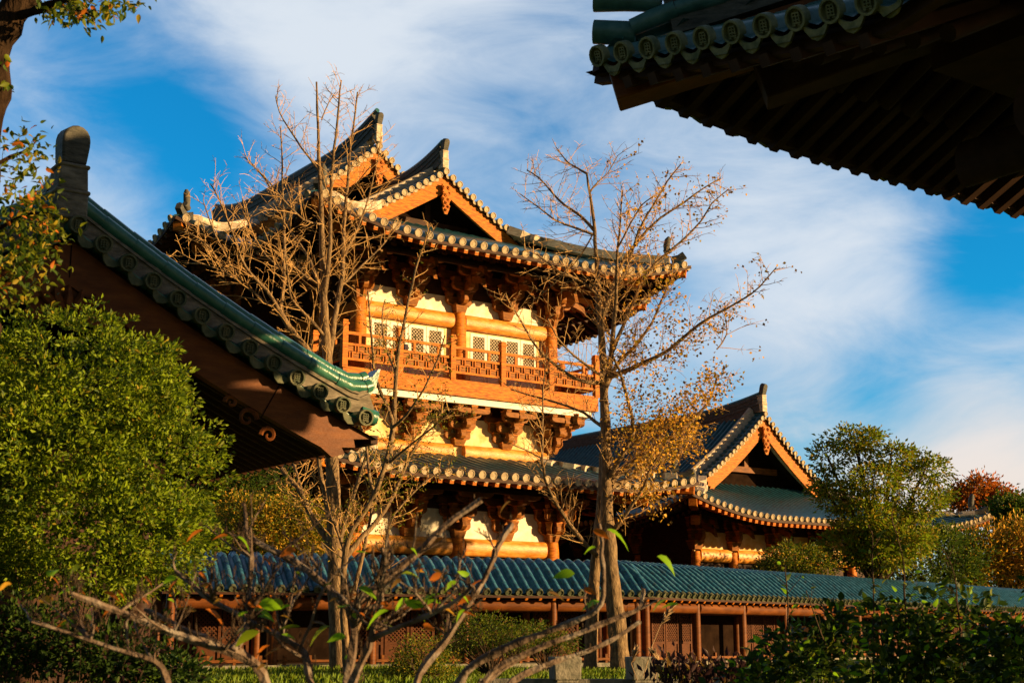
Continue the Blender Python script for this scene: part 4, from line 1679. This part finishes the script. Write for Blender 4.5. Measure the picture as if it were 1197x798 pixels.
T1.limb([(391, 655), (380, 625), (362, 600), (350, 572), (332, 552), (318, 530)], 10, 4)
T1.limb([(391, 650), (386, 610), (380, 580), (374, 552), (370, 520)], 8, 4)
T1.limb([(396, 640), (404, 606), (414, 575), (424, 545), (432, 520)], 7, 3)
T1.limb([(360, 598), (348, 560), (342, 535), (338, 515)], 5, 2)
g1 = thing('ginkgo_tree', 'tall bare ginkgo in front of the two-storey hall, rising behind the green gatehouse eave', 'tree', at(398, 800, 26.5), 0, 'ginkgo trees')
T1.wood('trunk', M['bark'], g1)
T1.twigs(g1, M['twig'], .105, .8, .0074, skip=1, up=.3, sub=5, minfrac=.06)

# ---- right ginkgo, two stems, still with leaves and fruit on its right side
T2 = Traced(28.0, 1.6, 5)
T2.limb([(726, 800), (722, 740), (717, 690), (712, 640), (709, 580), (708, 520), (706, 450), (703, 390), (699, 340), (695, 270), (690, 232), (686, 203)], 24, 2.4, dy=.3)
T2.limb([(689, 800), (691, 740), (694, 690), (698, 640), (703, 585), (705, 530)], 18, 9, dy=.2, Y0=28.3)
T2.limb([(704, 470), (714, 420), (719, 360), (722, 290), (725, 262), (728, 222)], 8, 1.6)
T2.limb([(695, 270), (678, 252), (660, 240), (645, 225), (630, 208), (616, 199)], 4.5, 1.4)
T2.limb([(693, 274), (672, 266), (650, 258), (630, 243), (607, 226)], 3.6, 1.2)
T2.limb([(686, 203), (672, 195), (662, 188), (650, 172)], 3, 1.1)
T2.limb([(690, 224), (700, 212), (710, 203), (722, 182)], 2.6, 1.0)
T2.limb([(705, 400), (707, 358), (730, 318), (747, 270), (765, 238), (780, 212), (796, 192)], 6, 1.3)
T2.limb([(706, 368), (722, 318), (745, 282), (772, 255), (800, 236), (822, 220), (842, 209)], 5.5, 1.3)
T2.limb([(708, 430), (735, 365), (755, 322), (777, 298), (797, 282), (820, 258), (832, 238), (852, 221)], 5.5, 1.3)
T2.limb([(708, 452), (722, 425), (737, 410), (755, 388), (768, 365), (778, 340), (788, 322)], 6, 1.5)
T2.limb([(712, 440), (735, 432), (752, 424), (780, 410), (807, 387), (832, 370), (865, 352), (888, 335), (908, 312)], 7, 1.3)
T2.limb([(706, 447), (690, 447), (672, 442), (647, 425), (625, 402), (606, 370), (590, 345)], 6, 1.6)
T2.limb([(707, 500), (695, 492), (682, 482), (650, 470), (620, 462), (597, 455)], 5, 1.4)
T2.limb([(706, 440), (697, 435), (670, 415), (652, 395), (640, 372)], 4.5, 1.5)
T2.limb([(711, 560), (722, 540), (740, 505), (735, 470), (724, 432), (716, 415)], 7, 2.5)
T2.limb([(714, 562), (730, 548), (744, 538), (770, 520), (800, 500), (828, 470), (838, 440)], 9, 2.0)
T2.limb([(714, 568), (730, 562), (758, 545), (785, 525), (815, 508)], 8, 2.2)
T2.limb([(716, 620), (724, 610), (740, 588), (754, 566), (760, 546), (772, 530)], 6, 2.0)
T2.limb([(702, 650), (690, 642), (666, 612), (650, 588), (637, 560), (632, 535), (600, 520)], 7, 1.4)
T2.limb([(634, 545), (634, 500), (636, 440), (640, 405)], 3, 1.2)
T2.limb([(703, 350), (682, 330), (655, 318), (632, 300), (612, 290)], 3.4, 1.2)
T2.limb([(695, 270), (678, 300), (650, 330), (625, 350)], 2, 1.0)
T2.limb([(722, 290), (737, 262), (750, 240), (764, 230)], 2.6, 1.1)
T2.limb([(838, 408), (850, 390), (846, 360)], 2, 1)
g2 = thing('ginkgo_tree', 'twin-stemmed ginkgo with golden leaves and fruit on its right side, over the corridor roof', 'tree', at(712, 800, 28.0), 0, 'ginkgo trees')
T2.wood('trunk', M['bark'], g2)
tips = T2.twigs(g2, M['twig'], .078, .8, .008, skip=2, up=.25, sub=5, minfrac=.06)
rg = random.Random(3)
LP, LD = [], []
for p, d in tips:
    # leaves cling mostly to the lower right side
    q = p
    x, y, z = q
    u = CX + FPX * x / (y * CP + (z - EYE) * SP)
    v = CY - FPX * (-y * SP + (z - EYE) * CP) / (y * CP + (z - EYE) * SP)
    k = max(0, min(1, (u - 690) / 120)) * max(0.12, min(1, (v - 330) / 90)) * (1 if v < 590 else .3)
    if u > 730 and v < 400:
        k = max(k, .28)
    if rg.random() < k * .6:
        for _ in range(rg.choice((2, 3, 5))):
            LP.append(tuple(p + Vector((rg.gauss(0, .07), rg.gauss(0, .07), rg.gauss(-.04, .07))) - g2.location))
            LD.append((rg.gauss(0, 1), rg.gauss(0, 1), rg.gauss(-.8, .6)))
for (u0, v0, u1, v1, n_, sp_) in ((744, 520, 845, 425, 420, .13), (735, 505, 848, 455, 380, .13), (750, 470, 800, 392, 200, .16), (720, 520, 760, 420, 200, .2), (740, 545, 800, 515, 240, .16), (752, 560, 775, 600, 120, .14),
                              (735, 430, 745, 395, 90, .14), (780, 412, 830, 375, 70, .1), (770, 480, 790, 530, 160, .2), (720, 480, 745, 545, 120, .2), (785, 385, 795, 360, 60, .1), (762, 350, 790, 320, 60, .1), (800, 480, 815, 520, 90, .12)):
    for _ in range(int(n_ * 1.5)):
        t = rg.random()
        q = at(u0 + (u1 - u0) * t, v0 + (v1 - v0) * t, 28 + rg.uniform(-.6, .6)) + Vector((rg.gauss(0, sp_), rg.gauss(0, sp_ * 2), rg.gauss(0, sp_)))
        LP.append(tuple(q - g2.location))
        LD.append((rg.gauss(0, 1), rg.gauss(0, 1), rg.gauss(-.6, .7)))
leaves('leaves', np.array(LP), np.array(LD), .068 * RNG.uniform(.6, 1.25, len(LP)), [M['lf_g'], M['lf_y'], M['lf_br']], (5, 2, 4), g2, .8)

# ---- small-leaved multi-stemmed tree between the ginkgos
T3 = Traced(25.0, 1.2, 21)
T3.limb([(408, 800), (402, 720), (404, 640), (420, 606), (440, 574), (456, 520), (458, 490), (444, 457), (437, 428), (433, 380), (430, 340)], 11, 2)
T3.limb([(456, 530), (460, 490), (463, 435), (468, 398), (478, 350), (490, 300), (503, 268)], 7, 1.5)
T3.limb([(404, 650), (425, 625), (440, 610), (460, 578), (480, 532), (500, 500), (520, 478)], 8, 2)
T3.limb([(440, 585), (432, 560), (428, 520), (420, 490), (415, 450)], 5, 1.5)
T3.limb([(458, 500), (475, 485), (495, 455), (512, 420), (520, 392)], 4, 1.3)
T3.limb([(456, 540), (480, 520), (505, 500), (528, 480)], 4, 1.3)
T3.limb([(412, 700), (424, 650), (434, 600), (441, 560), (470, 520)], 6, 1.6)
T3.limb([(415, 740), (440, 680), (452, 630), (462, 600), (500, 560), (530, 545)], 5, 1.4)
T3.limb([(404, 650), (396, 625), (384, 600), (360, 585), (330, 575)], 4, 1.2)
T3.limb([(463, 435), (452, 410), (446, 380), (450, 350)], 3, 1.2)
t3 = thing('small_leaved_tree', 'slender many-stemmed tree with thin brown-green foliage before the balcony', 'tree', at(408, 800, 25.0))
T3.wood('trunk', M['bark'], t3)
tips = T3.twigs(t3, M['twig'], .12, .6, .009, skip=0, up=.2, sub=4, minfrac=.3)
LP, LD = [], []
for p, d in tips:
    x, y, z = p
    v = CY - FPX * (-y * SP + (z - EYE) * CP) / (y * CP + (z - EYE) * SP)
    if rg.random() < (.85 if 395 < v < 640 else .1):
        for _ in range(rg.choice((2, 3, 5))):
            LP.append(tuple(p + Vector((rg.gauss(0, .06), rg.gauss(0, .06), rg.gauss(0, .06))) - t3.location))
            LD.append((rg.gauss(0, 1), rg.gauss(0, 1), rg.gauss(0, .8)))
leaves('leaves', np.array(LP), np.array(LD), .06 * RNG.uniform(.6, 1.2, len(LP)), [M['lf_a'], M['lf_y'], M['lf_br']], (4, 3, 3), t3, .5)


def L(u, v, Y, rx, rz, ry=None):
    """lobe seen at pixel (u, v) at depth Y, radii in pixels"""
    c = at(u, v, Y)
    k = Y / FPX
    return ((c.x, c.y, c.z), (rx * k, (ry or rx) * k, rz * k))


def foot(u, Y):
    p = at(u, 745, Y)
    return (p.x, Y, gh(p.x, Y))


# ---- the big osmanthus in front of the gatehouse
leafy('osmanthus_bush', 'big dense green bush in front of the brown gatehouse gable', 'bush', foot(60, 10.3),
      [L(85, 465, 10.3, 120, 100), L(180, 550, 10.2, 80, 85), L(30, 560, 10.0, 140, 115), L(195, 625, 10.3, 58, 60), L(110, 620, 9.9, 120, 80), L(-60, 480, 10.2, 110, 100), L(165, 455, 10.4, 55, 55), L(-70, 620, 10.1, 110, 90)],
      2900, 26, .031, .046, ['lf_b', 'lf_a', 'lf_c', 'lf_y'], (6, 3, 3, .3), inner=300, stems=18, width=.46, flat=.55, shell=.8, srad=.012)

leafy('low_undergrowth', 'straggling undergrowth darkened for the shade at the foot of the big rounded bush', 'undergrowth', foot(70, 9.4),
      [L(40, 745, 9.4, 80, 40), L(130, 760, 9.3, 70, 38), L(200, 785, 9.4, 40, 26), L(-40, 760, 9.4, 70, 50)], 420, 14, .05, .05, ['lf_d', 'lf_c', 'lf_p'], (5, 2, 1), inner=80, stems=60, srad=.006, shell=.4)  # dark leaf colours stand in for shade under the bush

# ---- trees beyond the corridor
leafy('camphor_tree', 'round-crowned green tree standing before the right end of the side hall', 'tree', foot(1020, 46),
      [L(998, 514, 46, 30, 16), L(966, 536, 46, 20, 16), L(1042, 535, 45.5, 26, 15), L(1085, 548, 46, 24, 17), L(1020, 562, 45, 34, 17), L(980, 580, 45.5, 24, 17), L(1070, 590, 45.5, 32, 18), L(1010, 605, 45, 36, 18), L(1050, 628, 45, 40, 18), L(985, 640, 45.3, 30, 18), L(1098, 575, 46.5, 14, 10), L(958, 565, 46, 12, 9), L(1030, 650, 45, 40, 16)],
      760, 26, .14, .14, ['lf_a', 'lf_y', 'lf_b', 'lf_c'], (3, 3, 4, 1), trunk=(.22, 2.6), inner=24, stems=60, flat=.55, shell=.62)
leafy('round_shrub', 'small rounded shrub just behind the corridor ridge, left of the round-crowned tree', 'shrub', foot(930, 44),
      [L(925, 655, 44, 34, 18), L(955, 662, 44.2, 26, 16), L(905, 665, 44, 20, 12)], 200, 22, .12, .1, ['lf_a', 'lf_c', 'lf_y'], (4, 4, 2), inner=40)
leafy('conifer_clump', 'dark green tree in the shade under the side hall eave corner', 'tree', foot(1080, 55),
      [L(1085, 655, 55, 30, 34), L(1062, 665, 55, 26, 28), L(1105, 645, 55.5, 22, 26), L(1120, 668, 56, 26, 22), L(1130, 645, 56.5, 24, 26), L(1100, 628, 56, 20, 16), L(1040, 670, 55, 26, 22)], 360, 22, .2, .15, ['lf_c', 'lf_a'], (4, 1), trunk=(.15, 2), inner=40)
leafy('golden_willow', 'golden-brown weeping tree at the right edge behind the corridor', 'tree', foot(1165, 58),
      [L(1152, 655, 58, 36, 26), L(1192, 645, 58, 34, 30), L(1132, 668, 57.5, 22, 20), L(1222, 655, 58, 46, 36)], 520, 26, .26, .24, ['lf_g', 'lf_y', 'lf_a'], (5, 3, 2), trunk=(.2, 2.2), inner=50, width=.25, flat=1.3)
leafy('maple_tree', 'russet-leaved tree beyond the roof, tallest of the two red crowns', 'tree', foot(1140, 92),
      [L(1148, 570, 92, 13, 10), L(1135, 580, 92, 20, 11), L(1120, 582, 92, 12, 9)], 150, 18, .35, .3, ['lf_o', 'lf_br'], (4, 2), trunk=(.3, 6), stems=20, shell=.6)
leafy('maple_tree', 'smaller russet-leaved tree beside the dark green crown at the right edge', 'tree', foot(1170, 92),
      [L(1166, 578, 92, 10, 9), L(1172, 588, 92, 14, 9)], 100, 18, .35, .3, ['lf_o', 'lf_br'], (4, 2), trunk=(.3, 6), stems=16, shell=.6)
leafy('evergreen_tree', 'dark green rounded tree beyond the roof at the right edge', 'tree', foot(1182, 80),
      [L(1180, 600, 80, 20, 18), L(1195, 612, 80, 18, 20), L(1205, 596, 80, 14, 12)], 240, 22, .32, .24, ['lf_c', 'lf_a'], (3, 1), trunk=(.25, 5), inner=40)
leafy('orange_leaved_tree', 'rounded yellow-green tree behind the corridor at the left, under the gatehouse eave', 'tree', foot(320, 34),
      [L(335, 612, 34, 45, 34), L(300, 625, 34, 36, 28), L(375, 630, 34, 28, 26), L(280, 600, 34.5, 26, 22)], 420, 24, .13, .09, ['lf_y', 'lf_a', 'lf_g'], (4, 4, 2), trunk=(.1, 1.6), inner=80, stems=24)
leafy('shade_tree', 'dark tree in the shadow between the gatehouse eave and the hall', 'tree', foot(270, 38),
      [L(275, 570, 38, 40, 34), L(230, 590, 38, 40, 40), L(310, 560, 39, 26, 22)], 260, 22, .2, .14, ['lf_c', 'lf_br'], (4, 1), trunk=(.14, 2), inner=60)

# ---- shrubs on the lawn
leafy('clipped_bush', 'small round clipped bush on the lawn before the lattice doors', 'bush', foot(497, 20),
      [L(497, 785, 20, 36, 36), L(480, 795, 20, 26, 26)], 420, 16, .04, .04, ['lf_a', 'lf_y', 'lf_c'], (4, 3, 3), inner=120, stems=20, flat=1, shell=.85)
leafy('loose_shrub', 'loose shrub with bare brown stems showing below its leaves, right of the clipped bush', 'shrub', foot(575, 23),
      [L(560, 738, 23, 42, 20), L(600, 748, 23.2, 34, 18), L(535, 750, 23, 22, 16)], 320, 16, .06, .045, ['lf_a', 'lf_c', 'lf_br'], (4, 4, 1), inner=60, stems=70, srad=.012)
leafy('loose_shrub', 'low shrub with a flat leafy top beneath the brown beam, left of the twin trunks', 'shrub', foot(640, 24),
      [L(625, 742, 24, 26, 14), L(655, 752, 24.2, 20, 12)], 160, 16, .06, .045, ['lf_a', 'lf_c', 'lf_br'], (4, 4, 1), inner=30, stems=40, srad=.01)

# ---- shaded shrubs in the right foreground
sh = [('tall loose shrub of thin stems in the shade, second from the right edge', 1075, 9.6, [L(1065, 760, 9.6, 60, 34), L(1110, 780, 9.6, 60, 34), L(1040, 790, 9.4, 50, 30), L(1085, 715, 9.8, 36, 26), L(1140, 720, 9.9, 34, 26), L(1040, 725, 9.9, 34, 22)], 170),
      ('dark leafy shrub at the right edge below the corridor roof', 1185, 9.0, [L(1185, 765, 9, 50, 40), L(1190, 795, 9, 70, 34), L(1165, 735, 9.2, 26, 18), L(1290, 720, 9.0, 70, 70), L(1350, 700, 8.8, 80, 80)], 260),  # last two lobes lie out of view, added to shade the big bush
      ('low broad-leaved shrub with lime tips before the corridor columns', 945, 10.4, [L(935, 785, 10.4, 56, 26), L(970, 765, 10.6, 40, 26), L(890, 795, 10.2, 40, 18), L(985, 735, 10.8, 34, 24), L(930, 750, 10.9, 34, 20)], 150)]
for i, (lab, u, Y, el, n_) in enumerate(sh):
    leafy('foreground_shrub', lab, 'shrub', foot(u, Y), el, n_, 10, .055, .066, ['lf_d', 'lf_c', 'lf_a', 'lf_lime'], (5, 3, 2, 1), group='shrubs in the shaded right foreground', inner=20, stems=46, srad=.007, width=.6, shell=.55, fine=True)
# slender saplings rising above them
saps = [((1128, 798), (1122, 720), (1112, 660), (1100, 640)), ((1020, 798), (1021, 700), (1019, 620)), ((1075, 798), (1060, 720), (1056, 660), (1042, 600)), ((985, 798), (960, 740), (942, 690)), ((905, 798), (920, 730), (918, 660))]
labs = ['thin bare sapling nearest the right edge rising over the blue roof', 'straight thin sapling before the round-crowned tree', 'thin arching sapling with a few leaves, between the two straightest saplings', 'short leaning sapling before the corridor columns', 'thin upright sapling farthest left among the shaded shrubs']
for pth, lab in zip(saps, labs):
    Ys = 9.4 + .3 * len(lab) % 1.5
    ts_ = Traced(Ys, .3, len(lab))
    ts_.limb(list(pth), 3.0, 1.2)
    r_ = thing('sapling', lab, 'sapling', at(pth[0][0], pth[0][1], Ys), 0, 'thin saplings in the right foreground')
    ts_.wood('stem', M['bark_dark'], r_, 6)
    tp = ts_.twigs(r_, M['bark_dark'], .09, .2, .0028, skip=0, up=.4, sub=1, minfrac=.25)
    sel = [t for t in tp if rg.random() < .55]
    fine_leaves('leaves', np.array([tuple(t[0] - r_.location) for t in sel]), np.array([(t[1].x + rg.gauss(0, .4), t[1].y, t[1].z - .5) for t in sel]), .06 * RNG.uniform(.6, 1.2, len(sel)), [M['lf_a'], M['lf_c'], M['lf_lime']], (3, 4, 1), r_, .5)

# ---- low purple-leaved plants, grass plume, stone posts
for i, (u, Y) in enumerate(((785, 13.5), (808, 13.2), (832, 13.6), (856, 13.3), (878, 13.6))):
    b = foot(u, Y)
    c = at(u, 782 + 3 * (i % 2), Y)
    r_ = thing('purple_plant', 'low purple-brown leafy plant in the row beside the stone post', 'plant', b, 0, 'purple-brown plants in a row')
    n_ = 120
    p = np.array([(rg.gauss(0, .1), rg.gauss(0, .1), c.z - b[2] + rg.gauss(-.06, .08)) for _ in range(n_)])
    leaves('foliage', p, np.array([(rg.gauss(0, .5), rg.gauss(0, .5), 1) for _ in range(n_)]), .1 * RNG.uniform(.6, 1.3, n_), [M['lf_p'], M['lf_br']], (4, 1), r_, .4)
    mb = MB()
    for k in range(8):
        a = k * .8
        mb.tube([(0, 0, 0), (.05 * math.cos(a), .05 * math.sin(a), (c.z - b[2]) * .6), (.12 * math.cos(a), .12 * math.sin(a), c.z - b[2] + .02)], [.008, .006, .003], 5)
    mb.build('stems', M['bark_dark'], r_)
gp = thing('silver_grass', 'tall arching silver grass with a pale feathery plume before the dark corridor', 'grass', foot(745, 15.5))
mb = MB()
pl_p, pl_d = [], []
for (uv, nn) in ((((752, 790), (762, 755), (772, 730), (783, 712)), 90), (((745, 795), (738, 775), (742, 762)), 40), (((765, 795), (770, 775), (764, 764)), 40)):
    pts = [at(a, b, 15.5) - gp.location for a, b in uv]
    mb.tube(pts, [.006, .005, .004, .003][:len(pts)], 5)
    a, b = pts[-2], pts[-1]
    for k in range(nn):
        t = rg.random()
        pl_p.append(tuple(a.lerp(b, t)))
        dd = (b - a).normalized()
        pl_d.append(tuple(dd * 1.2 + Vector((rg.gauss(.1, .3), rg.gauss(0, .3), rg.gauss(0, .2)))))
mb.build('stalk', M['straw'], gp)
leaves('plume', np.array(pl_p), np.array(pl_d), .12 * RNG.uniform(.5, 1.1, len(pl_p)), [M['straw']], (1,), gp, .1)
for (u, lab) in ((660, 'stone balustrade post with a mossy streak, left of the twin trunks'), (750, 'stone balustrade post beside the silver grass')):
    Y = 17.0
    b = Vector(foot(u, Y))
    t = at(u, 766, Y)
    h = t.z - b.z
    r_ = thing('stone_post', lab, 'stone post', b, math.radians(12), 'stone balustrade posts')
    mb = MB()
    mb.box((0, 0, h - .14), (.33, .33, .26), 0, taper=.94)
    mb.build('cap', M['stone'], r_, bevel=.012)
    mb = MB()
    mb.box((0, 0, (h - .29) / 2 - .02), (.3, .3, h - .27), 0)
    mb.box((0, 0, h - .28), (.26, .26, .04), 0)
    mb.build('shaft', M['stone'], r_, bevel=.008)
pa, pb = at(560, 796, 17.0), at(1000, 797.5, 17.0)
mb = MB()
mb.beam((0, 0, 0), (pb - pa), .14, .07)
o = mb.build('stone_rail', M['stone'], None, bevel=.01)
o.location = pa
tag(o, 'low stone rail along the lawn edge between the stone posts', 'rail')

# ---- grass on the lawn
n_ = 26000
gx = RNG.uniform(-9, 7, n_)
gy = RNG.uniform(17.5, 28, n_) ** 1.0
gz = np.array([gh(x, y) + .05 * math.sin(x * .7) * math.sin(y * .9) for x, y in zip(gx, gy)])
go = leaves('lawn_grass', np.stack([gx, gy, gz - .01], 1), np.stack([RNG.normal(0, .35, n_), RNG.normal(0, .35, n_), np.ones(n_)], 1), RNG.uniform(.06, .15, n_), [M['grass'], M['lf_a']], (4, 2), None, .12)
tag(go, 'short green grass on the lawn before the corridor', 'grass', kind='stuff')

# ---- tree at the left edge, its trunk curving in at the top
T4 = Traced(7.2, .4, 9)
T4.limb([(-60, 1050), (-42, 700), (-30, 400), (-22, 200), (-12, 100), (-2, 45), (22, 5), (45, -30)], 66, 40, dy=0)
T4.limb([(18, 20), (38, 14), (58, 6), (85, -2), (120, -8), (150, -8)], 13, 4)
T4.limb([(-24, 210), (0, 190), (25, 178), (42, 166)], 8, 2)
T4.limb([(-26, 280), (8, 262), (35, 250), (60, 250)], 8, 2)
T4.limb([(-28, 340), (5, 330), (28, 320), (50, 308)], 7, 2)
T4.limb([(-20, 150), (-4, 120), (6, 95)], 6, 2)
T4.limb([(60, 5), (90, 12), (110, 20)], 4, 1.5)
t4 = thing('edge_tree', 'dark-trunked tree at the left edge with small mixed green and red leaves', 'tree', at(-60, 1050, 7.2))
T4.wood('trunk', M['edge_bark'], t4, 12)
tips = T4.twigs(t4, M['bark_dark'], .05, .12, .0022, skip=1, up=.1, sub=2, minfrac=.25)
LP, LD = [], []
for (u, v, su, sv, n_) in ((30, 195, 20, 22, 70), (22, 245, 24, 28, 110), (52, 262, 14, 18, 60), (60, 275, 10, 14, 40), (15, 300, 22, 26, 110), (38, 300, 16, 24, 70), (10, 345, 16, 14, 50), (20, 170, 16, 10, 30), (75, 14, 16, 8, 60), (100, 16, 16, 9, 60), (130, 8, 16, 6, 45), (60, 8, 12, 6, 20), (3, 100, 5, 8, 10), (8, 70, 4, 5, 6), (150, 4, 12, 4, 16), (28, 275, 26, 40, 90)):
    for _ in range(int(n_ * 1.7)):
        q = at(rg.gauss(u, su), rg.gauss(v, sv), 7.2 + rg.gauss(0, .25))
        LP.append(tuple(q - t4.location))
        LD.append((rg.gauss(0, .6), rg.gauss(0, .6), rg.gauss(-.5 if v < 120 else .1, .6)))
for p, d in tips:
    if rg.random() < .5:
        LP.append(tuple(p - t4.location))
        LD.append(tuple(d))
fine_leaves('leaves', np.array(LP), np.array(LD), .045 * RNG.uniform(.7, 1.25, len(LP)), [M['lf_a'], M['lf_c'], M['lf_o'], M['lf_y']], (6, 5, 1, 2), t4, .48)

# ---- foreground shrubs: lichened bare branches with a last few leaves
T5 = Traced(4.6, .35, 31)
T5.limb([(320, 830), (298, 775), (263, 759), (235, 750), (203, 740), (170, 726), (139, 714), (108, 703), (84, 694)], 17, 8)
T5.limb([(205, 830), (195, 790), (180, 772), (150, 763), (105, 748), (66, 735), (37, 726)], 11, 5)
T5.limb([(272, 760), (284, 742), (290, 725), (292, 690), (293, 651), (289, 620), (285, 588)], 12, 5)
T5.limb([(262, 758), (240, 745), (215, 735), (190, 722), (170, 712)], 10, 7)
T5.limb([(375, 830), (364, 796), (358, 770), (351, 758), (330, 744), (310, 735), (290, 725), (268, 713), (248, 702), (225, 684), (206, 668)], 12, 6)
T5.limb([(400, 840), (411, 760), (413, 735), (410, 718), (400, 702), (388, 691), (370, 675), (351, 660), (328, 647), (305, 636), (294, 628)], 15, 8)
T5.limb([(396, 840), (412, 794), (430, 757), (436, 735), (442, 715), (446, 690), (448, 660), (446, 640)], 13, 6)
T5.limb([(410, 712), (430, 694), (460, 670), (485, 648), (507, 627), (530, 606), (562, 584)], 12, 9)
T5.limb([(436, 746), (460, 735), (480, 727), (505, 717), (530, 704), (552, 684)], 9, 6)
T5.limb([(480, 830), (490, 788), (507, 764), (524, 744), (545, 712), (560, 687), (572, 664), (580, 644), (590, 625), (598, 612)], 11, 7)
T5.limb([(330, 744), (337, 715), (352, 690), (368, 660)], 5, 2.5)
T5.limb([(351, 758), (362, 730), (372, 700), (390, 672), (410, 655), (430, 640)], 5, 2.5)
T5.limb([(560, 687), (545, 680), (528, 672), (516, 668)], 4, 2)
T5.limb([(206, 668), (203, 655), (207, 645)], 4, 2)
T5.limb([(448, 660), (455, 645), (452, 630)], 5, 4)
T5.limb([(580, 644), (572, 628), (570, 612)], 3, 2)
T5.limb([(84, 694), (80, 682), (84, 672)], 3, 1.5)
T5.limb([(37, 726), (30, 715), (24, 706)], 3, 1.5)
t5 = thing('bare_shrub', 'gnarled grey branching shrub at the bottom left with a few lime and orange leaves', 'shrub', at(390, 900, 4.6))
T5.limbs = [(a_, [r_ * .84 for r_ in b_]) for a_, b_ in T5.limbs]
rg5 = random.Random(77)
main5 = list(T5.limbs)
for _ in range(84):
    # crooked side shoots in a tangle
    u0, v0 = rg5.choice([(263, 759), (203, 740), (139, 714), (290, 725), (293, 651), (358, 770), (310, 735), (248, 702), (410, 718), (370, 675), (328, 647), (436, 735), (446, 690), (485, 648), (460, 735), (505, 717), (524, 744), (545, 712), (330, 744), (150, 763), (105, 748), (413, 735), (560, 687), (180, 772)])
    a = rg5.uniform(-2.7, -.4)
    l = rg5.uniform(18, 85)
    p1 = (u0 + math.cos(a) * l * .5 + rg5.uniform(-7, 7), v0 + math.sin(a) * l * .5 + rg5.uniform(-5, 5))
    p2 = (u0 + math.cos(a) * l + rg5.uniform(-10, 10), v0 + math.sin(a) * l * 1.05)
    T5.limb([(u0, v0), p1, p2], rg5.uniform(2.6, 4.6), 1.2, dy=rg5.uniform(-.25, .25))
T5.wood('branches', M['bark_grey'], t5, 10)
tips5 = T5.twigs(t5, M['bark_dark'], .035, .06, .0022, skip=0, up=.5, sub=3, minfrac=.15)
T6 = Traced(4.9, .3, 13)
T6.limb([(520, 830), (545, 785), (565, 770), (595, 755), (620, 745), (650, 734), (680, 722), (698, 712), (705, 695), (704, 660), (703, 635), (700, 612)], 13, 5)
T6.limb([(545, 830), (575, 785), (605, 768), (640, 752), (670, 742), (700, 730), (730, 718), (746, 712), (750, 700), (752, 688)], 11, 5)
T6.limb([(580, 830), (600, 795), (640, 776), (670, 766), (700, 755), (725, 742), (748, 726)], 9, 5)
T6.limb([(560, 800), (575, 790), (600, 775), (612, 768)], 9, 4)
T6.limb([(690, 718), (684, 705), (686, 690)], 4, 2)
T6.limb([(746, 712), (760, 706), (770, 700)], 4, 2)
t6 = thing('bare_shrub', 'trio of long lichened branches sweeping right at the bottom centre', 'shrub', at(560, 900, 4.9))
T6.limbs = [(a_, [r_ * .84 for r_ in b_]) for a_, b_ in T6.limbs]
T6.wood('branches', M['bark_grey'], t6, 10)
T6.twigs(t6, M['bark_dark'], .045, .05, .0022, skip=0, up=.5, sub=2, minfrac=.25)
GREEN = [(305, 713, 20), (316, 706, 20), (290, 744, 22), (339, 733, 18), (373, 737, 20), (395, 744, 15), (286, 631, 14), (62, 669, 14), (86, 665, 14), (75, 690, 12), (92, 684, 14), (429, 690, 18), (480, 671, 16), (489, 704, 24), (500, 699, 24), (441, 717, 18), (451, 729, 18), (469, 704, 15), (463, 669, 12), (310, 720, 14), (335, 708, 10)]
ORANGE = [(253, 718, 22), (293, 704, 18), (335, 644, 16), (217, 695, 12), (305, 758, 16), (375, 728, 15), (4, 684, 14), (11, 695, 14), (53, 701, 14), (117, 705, 18), (132, 695, 18), (143, 695, 14), (165, 697, 16), (199, 684, 14), (175, 678, 12), (75, 728, 14), (98, 730, 12), (111, 731, 10), (257, 626, 14), (227, 624, 18), (514, 669, 15), (589, 590, 14), (300, 705, 16), (318, 760, 14)]
for _ in range(95):
    p, d = rg.choice(tips5)
    x, y, z = p
    u = CX + FPX * x / (y * CP + (z - EYE) * SP)
    v = CY - FPX * (-y * SP + (z - EYE) * CP) / (y * CP + (z - EYE) * SP)
    if 640 < v < 790 and u < 560:
        rg.choice((GREEN, ORANGE, ORANGE)).append((u, v, rg.uniform(7, 14)))
for tree, Y, gl, ol in ((t5, 4.55, GREEN, ORANGE), (t6, 4.9, [(660, 671, 18), (694, 704, 20), (723, 623, 22), (780, 656, 20), (771, 703, 14), (784, 706, 14), (690, 640, 10)], [(703, 624, 16), (651, 696, 16), (690, 690, 12)])):
    for nm, lst, ms, ww in (('green_leaves', gl, ['lf_lime', 'lf_b'], (3, 1)), ('orange_leaves', ol, ['lf_o', 'lf_br', 'lf_g'], (3, 2, 1))):
        P_, D_, S_ = [], [], []
        for (u, v, l) in lst:
            q = at(u, v, Y + rg.gauss(0, .1))
            a = rg.uniform(-.4, .4) + rg.choice((0, math.pi))
            d = Vector((math.cos(a), rg.gauss(0, .3), math.sin(a) * .8 - .25))
            s_ = l / FPX * Y * 1.35
            P_.append(tuple(q - tree.location - d.normalized() * s_ * .5))
            D_.append(tuple(d))
            S_.append(s_)
        fine_leaves(nm, np.array(P_), np.array(D_), np.array(S_) * (1.12 if nm == 'green_leaves' else 1.0), [M[m] for m in ms], ww, tree, .5, .3)
